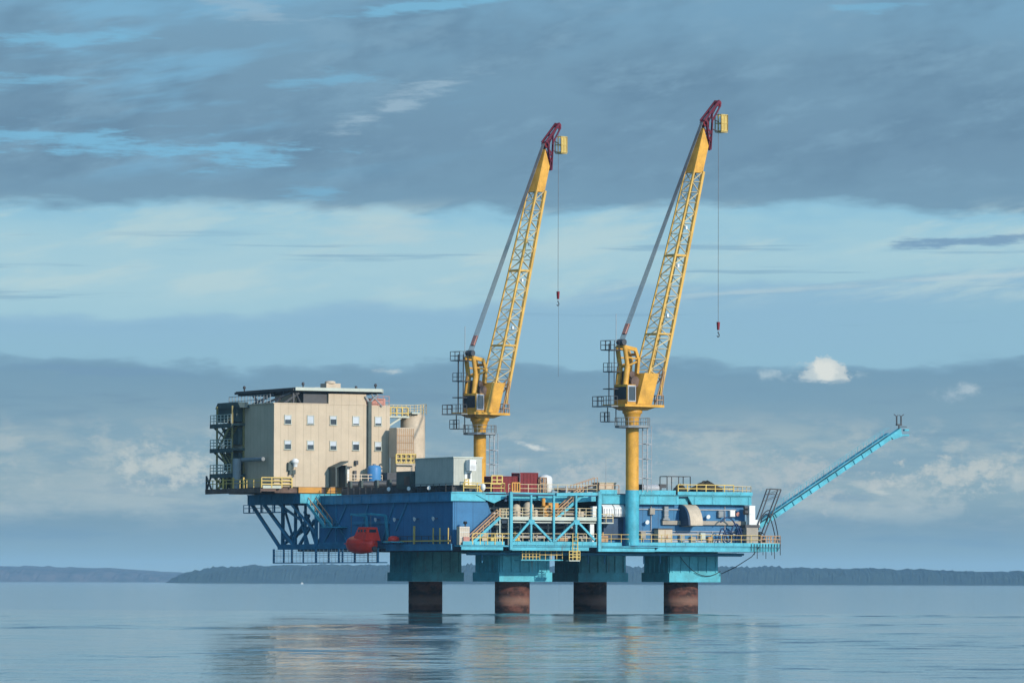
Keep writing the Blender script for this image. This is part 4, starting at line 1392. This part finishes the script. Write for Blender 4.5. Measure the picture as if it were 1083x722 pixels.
    for z in (37.5, 48.2):
        b = MB()
        c = cor(z)
        for f in range(4):
            b.beam(c[f], c[(f + 1) % 4], 0.22)
        b.build('splice', 'chord', boom)
    for z in (40.0, 46.8, 52.0):
        c = cor(z)[0].lerp(cor(z)[1], 0.35)
        MB().box(c.x - 0.16, c.x + 0.16, c.y - 0.3, c.y - 0.02, z - 0.22, z + 0.22).build('boom_light', 'white', boom)
    # plated tip
    c0 = cor(ZB - 0.2)
    xt = sec(64.8)[0]
    c1 = [Vector((xt - 0.15, -0.5, 65.8)), Vector((xt + 0.75, -0.5, 63.4)), Vector((xt + 0.75, 0.5, 63.4)), Vector((xt - 0.15, 0.5, 65.8))]
    b = MB().hull8(c0, c1)
    b.build('boom_tip', 'yellow', t)
    # red jib head: two cheek plates round the sheaves
    b = MB()
    for y in (-0.4, 0.4):
        b.beam((13.55, y, 62.8), (13.0, y, 66.7), 0.16, 0.34)
        b.beam((13.75, y, 62.9), (14.05, y, 66.9), 0.14, 0.30)
        b.beam((12.6, y, 66.8), (15.4, y, 69.7), 0.14, 0.34)
        b.beam((13.9, y, 66.6), (15.6, y, 69.1), 0.12, 0.22)
        b.beam((13.2, y, 64.6), (14.0, y, 65.6), 0.12, 0.2)
        b.beam((13.1, y, 66.0), (14.0, y, 65.0), 0.12, 0.2)
        b.beam((14.0, y, 66.9), (14.1, y, 68.4), 0.12, 0.22)
    b.tube((13.4, -0.7, 64.2), (13.4, 0.7, 64.2), 0.16).tube((12.9, -0.7, 66.6), (12.9, 0.7, 66.6), 0.16).tube((15.4, -0.5, 69.3), (15.4, 0.5, 69.3), 0.14)
    b.build('jib_head', 'crimson', t)
    for (x, z, r) in ((15.4, 69.35, 0.42), (13.0, 66.5, 0.5), (13.6, 64.3, 0.4)):
        MB().tube((x, -0.32, z), (x, 0.32, z), r, 14).build('sheave', 'red', t)
    b = MB()
    b.rail([(15.5, -0.6, 65.5), (16.7, -0.6, 65.5), (16.7, 0.6, 65.5), (15.5, 0.6, 65.5), (15.5, -0.6, 65.5)], 2.3, 0.6, 0.05, (1.0, 0.5, 0.04))
    b.box(15.55, 16.65, -0.585, -0.56, 65.6, 67.7)
    b.box(15.5, 16.7, -0.6, 0.6, 65.38, 65.47)
    bk = b.build('maintenance_basket', 'rail', t)
    b = MB().beam((14.3, 0, 65.8), (15.6, 0, 65.5), 0.14).beam((14.6, 0, 67.2), (15.6, 0, 66.8), 0.12)
    b.build('bracket', 'steel', bk)
    # luffing ropes from the gantry to the head
    b = MB()
    for i in range(6):
        y = -0.5 + i * 0.2
        b.tube((-1.9, y, 36.4), (12.5, y * 0.5, 66.6), 0.04, 5)
    b.build('luffing_rope', 'rope', t)
    d = (Vector((12.5, 0, 66.6)) - Vector((-1.9, 0, 36.4)))
    p0 = Vector((-1.9, 0, 36.4))
    b = MB().beam(p0 + d * 0.03, p0 + d * 0.075, 0.7, 0.35)
    b.build('rope_block', 'pink', t)
    return t
crane_a = make_crane()
crane_b = copy_tree(crane_a)
crane_b.location = W(24.1, 39.8, 9.0)
crane_b.rotation_euler.z = radians(44.6)                # slewed a little further round
crane_b['label'] = 'tall yellow lattice boom crane rising behind the red containers, left of the two'
def hook(crane_root, zt, tail, label):
    u = crane_root.location
    x, y = 15.55, 0.0
    ca = crane_root.rotation_euler.z
    wx = u.x + x * cos(ca) - y * sin(ca)
    wy = u.y + x * sin(ca) + y * cos(ca)
    t = thing('hook_block', label, 'crane hook', (0, 0, zt), 'crane hooks on their ropes', world=(wx, wy, zt), rot=ca)
    b = MB().hull8([(-0.12, -0.12, zt - 1.1), (0.12, -0.12, zt - 1.1), (0.12, 0.12, zt - 1.1), (-0.12, 0.12, zt - 1.1)], [(-0.18, -0.16, zt), (0.18, -0.16, zt), (0.18, 0.16, zt), (-0.18, 0.16, zt)])
    b.build('block', 'red', t)
    b = MB().tube((0, 0, zt - 1.3), (0, 0, zt - 1.55), 0.08, 8)
    b.path([(0, 0, zt - 1.5), (0.18, 0, zt - 1.7), (0.16, 0, zt - 1.95), (-0.05, 0, zt - 2.05), (-0.22, 0, zt - 1.9)], 0.07, 6)
    b.build('hook', 'steel', t)
    b = MB().tube((0, 0, zt), (0, 0, 69.2), 0.035, 6)
    if tail:
        b.tube((0.1, 0, zt - 2.0), (0.1, 0, zt - 2.0 - tail), 0.025, 5)
    b.build('rope', 'rope', t)
hook(crane_a, 39.5, 0, 'red hook block hanging lower from the right crane on a thin rope')
hook(crane_b, 45.6, 10.2, 'red hook block hanging higher from the left crane, a tag line below it')

# ================================================================== FLARE BOOM AND END RIGGING
t = thing('flare_boom', 'long cyan flare boom slanting up to the right from the platform end', 'flare boom', (46, 2, 10.5))
a, e = Vector((46.2, 2.0, 10.8)), Vector((68.6, 2.0, 24.2))
dr = (e - a).normalized()
nrm = Vector((-dr.z, 0, dr.x))
b = MB()
b.beam(a, e, 0.75, 0.60)
b.prism([(68.4, 24.4), (70.2, 25.5), (70.4, 24.35), (69.0, 23.9)], 'v', 1.6, 2.4)
b.box(70.3, 71.6, 1.7, 2.3, 24.4, 24.65)
b.box(70.9, 71.6, 1.75, 2.25, 25.1, 25.35)
b.build('spine', 'cyan', t)
b = MB()
b.beam(a + nrm * 0.62, e + nrm * 0.62, 0.9, 0.10)
L = (e - a).length
for i in range(15):
    p = a + dr * (1.5 + i * (L - 2) / 15)
    b.beam(p + Vector((0, -0.46, 0)) + nrm * 0.38, p + Vector((0, -0.46, 0)) - nrm * 0.3, 0.09)
b.build('walkway', 'teal', t)
b = MB()
for i in range(20):
    p = a + dr * (5 + i * (L - 5) / 20) + nrm * 0.66
    for s in (-0.45, 0.45):
        b.beam(p + Vector((0, s, 0)), p + Vector((0, s, 0.75)), 0.045)
for s in (-0.45, 0.45):
    b.beam(a + dr * 5 + nrm * 0.66 + Vector((0, s, 0.75)), e + nrm * 0.66 + Vector((0, s, 0.75)), 0.03)
b.build('railing', 'cyan', t)
b = MB()
b.tube((70.1, 2, 25.4), (70.1, 2, 25.9), 0.1)
b.box(69.7, 70.5, 1.8, 2.2, 25.85, 26.05)
for u in (69.75, 70.45):
    b.tube((u, 2, 26.0), (u, 2, 27.1), 0.11)
    b.tube((u, 2, 27.1), (u + (0.45 if u > 70 else -0.45), 2, 27.4), 0.06)
    b.tube((u, 2, 27.1), (u + (-0.25 if u > 70 else 0.25), 2, 27.3), 0.06)
b.tube((70.1, 2, 25.7), (71.4, 2, 25.7), 0.05)
b.build('flare_tip', 'steel', t)
b = MB()
for s in (1.4, 2.6):
    b.beam((45.2, s, 9.0), (46.6, s, 11.2), 0.25)
b.beam((45.2, 1.3, 11.0), (46.6, 2.7, 11.0), 0.3)
b.build('hinge_frame', 'navy', t)

t = thing('hose_gantry', 'thin black lattice gantry with hanging hoses below the foot of the flare boom', 'gantry', (45.5, -1, 9))
b = MB()
for v in (-1.3, -0.4):
    b.beam((44.7, v, 9.2), (47.7, v, 16.8), 0.13)
    b.beam((46.2, v, 9.2), (49.4, v, 16.7), 0.13)
    for i in range(9):
        k0, k1 = i / 9, (i + 1) / 9
        p = Vector((44.7, v, 9.2)).lerp(Vector((47.7, v, 16.8)), k0)
        q = Vector((46.2, v, 9.2)).lerp(Vector((49.4, v, 16.7)), k1)
        if i > 6: b.beam(p, q, 0.05)
    b.beam((47.7, v, 16.8), (49.4, v, 16.75), 0.12)
    b.beam((47.4, v, 16.1), (49.1, v, 16.05), 0.06)
b.build('frame', 'steel', t)
b = MB()
for (p, q, h, v) in (((45.2, 9.3), (48.0, 13.9), 1.2, -0.6), ((46.4, 12.2), (48.9, 9.4), 2.4, -0.9), ((47.3, 12.4), (49.2, 9.4), 2.3, -1.1), ((45.0, 9.2), (47.2, 10.6), 0.9, -0.5)):
    b.path(arc((p[0], v, p[1]), (q[0], v, q[1]), h), 0.07, 5)
b.beam((44.6, -1.4, 9.0), (46.6, -0.3, 10.6), 0.5, 0.6)
b.beam((45.4, -1.4, 9.0), (47.2, -0.5, 9.7), 0.4, 0.5)
b.build('hose', 'black', t)
b = MB()
for i in range(11):
    u = 44.4 + i * 0.45
    b.beam((u, -1.95, 8.3 - 0.5 * (i % 3)), (u, -1.95, 9.3), 0.07)
b.build('hanging_line', 'black', t)
pts = [Vector((45.6, -1.95, 8.9)), Vector((45.0, -1.0, 7.6)), Vector((43.9, 1.5, 6.2)), Vector((43.2, 4.3, 5.25))]
o = MB().path(pts, 0.06, 5).build('mooring_rope', 'black', org=tuple(pts[0]))
tag(o, 'black rope hanging from the right end of the deck to the right leg', 'rope')
o = MB().path(arc((36.6, 4.4, 7.9), (43.1, 4.35, 5.6), -1.6), 0.05, 5).build('slack_cable', 'black', org=(36.6, 4.4, 7.9))
tag(o, 'slack black cable drooping across the sunlit face of the right leg', 'cable')

# far white boat by the headland
t = thing('distant_boat', 'tiny white boat far off below the dark headland at left', 'boat', (0, 0, 0), world=(-300, 6900, 0), rot=0)
t.scale = (0.55, 0.55, 0.6)
MB().hull8([(-3, -1.2, -0.3), (3, -1.2, -0.3), (3, 1.2, -0.3), (-3, 1.2, -0.3)], [(-3.6, -1.6, 1.5), (4.2, -1.2, 1.7), (4.2, 1.2, 1.7), (-3.6, 1.6, 1.5)]).build('hull', 'white', t)
MB().hull8([(-1.5, -1, 1.55), (1.5, -1, 1.55), (1.5, 1, 1.55), (-1.5, 1, 1.55)], [(-1.3, -0.9, 4.0), (1.0, -0.9, 4.0), (1.0, 0.9, 4.0), (-1.3, 0.9, 4.0)]).build('cabin', 'white', t)

# ================================================================== SKY, SUN, CAMERA
SUN_EL, SUN_AZ = 21.0, 41.0          # degrees; azimuth measured from behind the camera towards its right
sdir = Vector((sin(radians(SUN_AZ)) * cos(radians(SUN_EL)), -cos(radians(SUN_AZ)) * cos(radians(SUN_EL)), sin(radians(SUN_EL))))
sl = bpy.data.lights.new('sun', 'SUN')
sl.energy = 4.4
sl.angle = radians(0.5)
sl.color = (1.0, 0.91, 0.79)
so = bpy.data.objects.new('sun', sl)
COL.objects.link(so)
so.rotation_euler = (-sdir).to_track_quat('-Z', 'Y').to_euler()

def sky():
    w = bpy.data.worlds.new('World')
    scene.world = w
    w.use_nodes = True
    nt = w.node_tree
    for n in list(nt.nodes):
        nt.nodes.remove(n)
    out = nt.nodes.new('ShaderNodeOutputWorld')
    bg = nt.nodes.new('ShaderNodeBackground')
    STR = 0.1
    bg.inputs['Strength'].default_value = STR
    nt.links.new(bg.outputs[0], out.inputs[0])
    st = nt.nodes.new('ShaderNodeTexSky')
    st.sky_type = 'NISHITA'
    st.sun_disc = False
    st.sun_elevation = radians(SUN_EL)
    st.sun_rotation = atan2(sdir.x, sdir.y)
    st.air_density = 1.0
    st.dust_density = 0.6
    st.ozone_density = 2.0
    tc = nt.nodes.new('ShaderNodeTexCoord').outputs['Generated']
    sp = nt.nodes.new('ShaderNodeSeparateXYZ')
    nt.links.new(tc, sp.inputs[0])
    az = mathn(nt, 'MULTIPLY', mathn(nt, 'ARCTAN2', sp.outputs[0], sp.outputs[1]), 57.2958)
    el = mathn(nt, 'MULTIPLY', mathn(nt, 'ARCSINE', sp.outputs[2]), 57.2958)
    el = mathn(nt, 'ABSOLUTE', el)
    cv = nt.nodes.new('ShaderNodeCombineXYZ')
    nt.links.new(az, cv.inputs[0])
    nt.links.new(el, cv.inputs[1])
    vec = cv.outputs[0]
    n_edge = noise(nt, vec, 1.0, 3.0, 0.55, (0.45, 1.2, 1))
    n_fine = noise(nt, vec, 1.0, 4.0, 0.6, (1.3, 4.5, 1))
    dis = mathn(nt, 'ADD', mathn(nt, 'MULTIPLY', mathn(nt, 'SUBTRACT', n_edge, 0.5), 0.75), mathn(nt, 'MULTIPLY', mathn(nt, 'SUBTRACT', n_fine, 0.5), 0.30))
    amt = smooth(nt, el, 0.0, 2.0)
    tilt = mathn(nt, 'MULTIPLY', mathn(nt, 'MULTIPLY', az, -0.055), mathn(nt, 'MULTIPLY', smooth(nt, el, 2.5, 3.0), mathn(nt, 'SUBTRACT', 1.0, smooth(nt, el, 3.2, 3.7))))
    e2 = mathn(nt, 'ADD', mathn(nt, 'ADD', el, tilt), mathn(nt, 'MULTIPLY', dis, amt))
    cs = nt.nodes.new('ShaderNodeCombineXYZ')                 # drawn-out drift, climbing to the right
    nt.links.new(az, cs.inputs[0])
    nt.links.new(mathn(nt, 'SUBTRACT', el, mathn(nt, 'MULTIPLY', az, 0.16)), cs.inputs[1])
    vec_s = cs.outputs[0]
    cr = nt.nodes.new('ShaderNodeValToRGB')
    nt.links.new(mathn(nt, 'DIVIDE', e2, 10.0), cr.inputs[0])
    # cloud layers by height above the horizon: low bank, clear pale band, dark sheet
    stops = [(0.00, 152, 178, 184), (0.30, 132, 162, 174), (0.62, 122, 152, 168), (0.95, 140, 167, 177), (1.45, 134, 165, 180), (1.9, 125, 159, 178),
             (2.26, 118, 155, 178), (2.33, 124, 162, 185), (2.39, 144, 186, 206), (2.9, 143, 184, 208), (3.02, 148, 188, 210), (3.12, 161, 200, 214),
             (3.5, 167, 204, 216), (3.85, 158, 200, 216), (3.98, 146, 194, 216), (4.10, 118, 155, 179), (4.7, 113, 148, 173), (5.6, 117, 154, 179), (6.3, 120, 163, 191), (8.4, 72, 112, 150)]  # last stop, above the view, darkened to lower the fill
    el_ = cr.color_ramp.elements
    while len(el_) > 1:
        el_.remove(el_[-1])
    for i, (deg, r, g, b) in enumerate(stops):
        e = el_[0] if i == 0 else el_.new(deg / 10.0)
        e.position = deg / 10.0
        e.color = rgb(r, g, b)
    col = cr.outputs[0]
    def band(lo0, lo1, hi0, hi1):
        return mathn(nt, 'MULTIPLY', smooth(nt, el, lo0, lo1), mathn(nt, 'SUBTRACT', 1.0, smooth(nt, el, hi0, hi1)))
    def layer(n, t0, t1, msk, amt_, c):
        nonlocal col
        col = mixc(nt, mathn(nt, 'MULTIPLY', mathn(nt, 'MULTIPLY', smooth(nt, n, t0, t1), msk), amt_), col, c)
    # mottling of the upper sheet: greyer billows, blue rents thicker to the left
    layer(noise(nt, vec_s, 1.0, 4.0, 0.58, (0.5, 1.1, 1)), 0.44, 0.66, band(4.05, 4.5, 50, 70), 0.65, rgb(100, 134, 160))
    layer(noise(nt, vec_s, 1.0, 5.0, 0.64, (0.8, 2.2, 1)), 0.48, 0.68, band(4.05, 4.5, 50, 70), 0.55, rgb(130, 167, 191))
    n1 = noise(nt, vec_s, 1.0, 4.0, 0.62, (0.36, 2.0, 1))
    layer(n1, 0.50, 0.68, mathn(nt, 'MULTIPLY', band(4.2, 4.6, 50, 70), smooth(nt, az, 0.5, -4.0)), 0.75, rgb(124, 178, 210))
    # soft pale and blue drifts in the clear band, a few thin bright or dark bars
    layer(noise(nt, vec, 1.0, 4.0, 0.6, (0.35, 1.5, 1)), 0.50, 0.70, band(3.1, 3.3, 3.85, 4.05), 0.55, rgb(146, 192, 214))
    layer(noise(nt, vec_s, 1.0, 5.0, 0.62, (0.45, 2.2, 1)), 0.47, 0.64, band(2.9, 3.2, 3.9, 4.2), 0.7, rgb(184, 210, 214))
    layer(noise(nt, vec, 1.0, 4.0, 0.6, (0.22, 6.0, 1)), 0.58, 0.68, band(2.6, 2.9, 3.6, 3.9), 0.6, rgb(128, 168, 194))
    # creamy and grey lumps in the low bank
    n3 = noise(nt, vec, 1.0, 5.0, 0.64, (0.55, 1.9, 1))
    layer(n3, 0.42, 0.64, band(0.45, 0.85, 1.4, 2.0), 0.85, rgb(166, 183, 186))
    layer(noise(nt, vec, 1.0, 4.0, 0.6, (0.45, 3.4, 1)), 0.50, 0.70, band(0.2, 0.5, 2.05, 2.3), 0.55, rgb(112, 146, 170))
    layer(noise(nt, vec, 1.0, 5.0, 0.65, (1.5, 3.0, 1)), 0.48, 0.66, band(0.6, 0.9, 1.5, 1.9), 0.6, rgb(182, 193, 192))
    # single clouds: azimuth, height, half sizes (degrees), slope, softness, strength, colour, lumpy or streaky
    n_l = mathn(nt, 'MULTIPLY_ADD', noise(nt, vec, 1.0, 5.0, 0.68, (4.2, 6.0, 1)), 2.0, -0.5)
    n_s = mathn(nt, 'MULTIPLY_ADD', noise(nt, vec, 1.0, 5.0, 0.66, (1.1, 7.0, 1)), 2.0, -0.5)
    def cloud(a0, e0, sx, sy, slope, soft, amt_, c, nz_=None, k=1.4, base=None):
        nonlocal col
        da = mathn(nt, 'SUBTRACT', az, a0)
        de = mathn(nt, 'SUBTRACT', mathn(nt, 'SUBTRACT', el, e0), mathn(nt, 'MULTIPLY', da, slope))
        dx, dy = mathn(nt, 'DIVIDE', da, sx), mathn(nt, 'DIVIDE', de, sy)
        r = mathn(nt, 'SQRT', mathn(nt, 'ADD', mathn(nt, 'MULTIPLY', dx, dx), mathn(nt, 'MULTIPLY', dy, dy)))
        f = mathn(nt, 'ADD', mathn(nt, 'SUBTRACT', 1.0, r), mathn(nt, 'MULTIPLY', mathn(nt, 'SUBTRACT', nz_ if nz_ else n_l, 0.5), k))
        msk = smooth(nt, f, 0.0, soft)
        if base is not None:
            msk = mathn(nt, 'MULTIPLY', msk, smooth(nt, mathn(nt, 'ADD', el, mathn(nt, 'MULTIPLY', mathn(nt, 'SUBTRACT', n_s, 0.5), 0.10)), base - 0.02, base + 0.05))
        col = mixc(nt, mathn(nt, 'MULTIPLY', msk, amt_), col, c)
    cream, white = rgb(186, 196, 194), rgb(212, 218, 214)
    blue = rgb(122, 182, 214)
    for (a0, e0, sx, sy, sl, amt_) in ((-4.6, 4.72, 1.3, 0.18, -0.03, 0.95), (-2.9, 4.60, 1.0, 0.15, 0.08, 0.9), (-5.0, 5.85, 1.0, 0.13, 0.0, 0.8), (-5.1, 5.4, 0.7, 0.12, 0.02, 0.7),
                                       (-1.8, 5.45, 0.7, 0.12, 0.1, 0.6), (-0.9, 6.22, 1.0, 0.10, 0.08, 0.85), (3.8, 6.2, 0.7, 0.06, 0.06, 0.6), (-2.0, 4.2, 0.5, 0.07, 0.0, 0.6)):
        cloud(a0, e0, sx, sy, sl, 0.9, amt_, blue, n_s, 2.2)
    cloud(-1.3, 5.12, 1.0, 0.16, 0.40, 1.1, 0.7, rgb(158, 186, 204), n_s, 2.4)
    cloud(-2.8, 6.15, 0.6, 0.16, -0.2, 1.0, 0.5, rgb(158, 186, 204), n_s, 2.4)
    cloud(-1.3, 3.75, 0.9, 0.28, 0.0, 1.2, 0.6, rgb(186, 208, 212), n_s, 1.4)
    cloud(4.9, 3.68, 1.2, 0.08, 0.06, 0.7, 0.9, rgb(120, 156, 186), n_s, 1.6)       # dark bar at right
    cloud(3.3, 3.18, 2.2, 0.05, 0.09, 0.8, 0.6, rgb(136, 176, 202), n_s, 1.2)
    cloud(5.1, 3.30, 1.5, 0.045, 0.05, 0.9, 0.85, rgb(182, 206, 214), n_s, 1.2)     # bright thin bars at right
    cloud(2.7, 3.14, 1.3, 0.045, 0.06, 0.9, 0.7, rgb(176, 202, 212), n_s, 1.2)
    cloud(-4.6, 2.28, 1.6, 0.07, -0.05, 0.7, 0.6, rgb(116, 152, 180), n_s, 1.4)
    cloud(-3.7, 1.22, 0.75, 0.27, 0.0, 1.1, 0.95, rgb(192, 200, 196), n_l, 2.0)                   # low heaps
    cloud(-4.9, 1.02, 1.0, 0.16, 0.0, 1.4, 0.6, rgb(156, 176, 182), n_s, 2.0)
    cloud(0.8, 1.08, 1.1, 0.28, 0.05, 1.3, 0.9, rgb(180, 190, 191), n_l, 2.4)
    cloud(0.22, 1.46, 0.20, 0.045, -0.25, 1.0, 0.9, white, n_l, 1.2)
    cloud(3.1, 1.15, 1.0, 0.30, -0.1, 1.3, 0.85, rgb(178, 188, 189), n_l, 2.6)
    cloud(3.95, 0.98, 0.30, 0.075, -0.3, 0.9, 0.9, rgb(192, 200, 196), n_s, 1.5)
    cloud(4.9, 1.16, 0.95, 0.22, 0.08, 1.1, 0.95, rgb(188, 196, 193), n_l, 2.2)
    cloud(3.30, 2.22, 0.50, 0.12, 0.0, 1.2, 0.8, rgb(176, 198, 208), n_l, 2.0, 2.14)
    for (a0, e0, r, c) in ((3.28, 2.27, 0.20, rgb(196, 208, 210)), (3.38, 2.34, 0.17, white), (3.50, 2.24, 0.20, rgb(206, 214, 212)), (3.36, 2.28, 0.16, rgb(222, 226, 220)), (3.20, 2.22, 0.14, rgb(190, 204, 208))):
        cloud(a0, e0, r, r * 0.85, 0.0, 0.5, 0.85, c, n_l, 1.1, 2.15)
    for (a0, e0, r, c) in ((4.93, 2.08, 0.16, rgb(178, 196, 204)), (4.75, 2.03, 0.2, rgb(164, 186, 198)), (2.8, 2.24, 0.13, rgb(176, 198, 208)), (-1.35, 2.27, 0.17, rgb(200, 212, 212))):
        cloud(a0, e0, r * 1.2, r * (0.22 if a0 < 0 else 0.6), 0.0, 1.3, 0.75, c, n_l, 1.6)
    # cloud colours are written as they are seen; the sky strength is taken out again
    dt = nt.nodes.new('ShaderNodeVectorMath')
    dt.operation = 'DOT_PRODUCT'
    nt.links.new(tc, dt.inputs[0])
    dt.inputs[1].default_value = sdir
    glow = nt.nodes.new('ShaderNodeMapRange')
    nt.links.new(dt.outputs['Value'], glow.inputs[0])
    glow.inputs[1].default_value = -0.55
    glow.inputs[2].default_value = 1.0
    glow.inputs[3].default_value = 1.0 / STR
    glow.inputs[4].default_value = 5.5 / STR
    # unseen sky on the left dimmed, added to darken the left-facing sides
    dl = nt.nodes.new('ShaderNodeVectorMath')
    dl.operation = 'DOT_PRODUCT'
    nt.links.new(tc, dl.inputs[0])
    dl.inputs[1].default_value = (0.89, -0.45, 0.0)
    left_dim = nt.nodes.new('ShaderNodeMapRange')
    nt.links.new(dl.outputs['Value'], left_dim.inputs[0])
    left_dim.inputs[1].default_value = -0.90
    left_dim.inputs[2].default_value = -0.58
    left_dim.inputs[3].default_value = 0.12
    left_dim.inputs[4].default_value = 1.0
    up = nt.nodes.new('ShaderNodeVectorMath')
    up.operation = 'SCALE'
    nt.links.new(col, up.inputs[0])
    nt.links.new(mathn(nt, 'MULTIPLY', glow.outputs[0], left_dim.outputs[0]), up.inputs[3])      # cloud brightened towards the sun as added fill, dimmed at left
    # high overhead the cloud opens and the blue of the sky shows through
    nz = noise(nt, tc, 2.2, 5.0, 0.6)
    open_ = mathn(nt, 'MULTIPLY', smooth(nt, el, 7.0, 22.0), mathn(nt, 'MULTIPLY_ADD', smooth(nt, nz, 0.4, 0.6), 0.4, 0.15))
    fin = mixc(nt, open_, up.outputs[0], st.outputs[0])
    nt.links.new(fin, bg.inputs['Color'])
sky()

cd = bpy.data.cameras.new('camera')
cd.lens = 5600.0 / 1083.0 * 36.0
cd.sensor_width = 36.0
cd.sensor_fit = 'HORIZONTAL'
cd.clip_start = 1.0
cd.clip_end = 40000.0
co = bpy.data.objects.new('camera', cd)
COL.objects.link(co)
co.location = (0, -700, 4.1)
pitch = math.atan(253.8 / 5600.0)
co.matrix_world = Matrix.Translation((0, -700, 4.1)) @ Matrix.Rotation(pi / 2 + pitch, 4, 'X') @ Matrix.Rotation(0.0028, 4, 'Z')
scene.camera = co

scene.view_settings.view_transform = 'Standard'
scene.view_settings.look = 'None'
scene.view_settings.exposure = 0.0
scene.view_settings.gamma = 1.0
scene.view_settings.use_curve_mapping = False
scene.render.engine = 'CYCLES'
cy = scene.cycles
cy.use_denoising = True
cy.max_bounces = 8
cy.volume_bounces = 1
cy.transparent_max_bounces = 16
cy.sample_clamp_indirect = 6.0
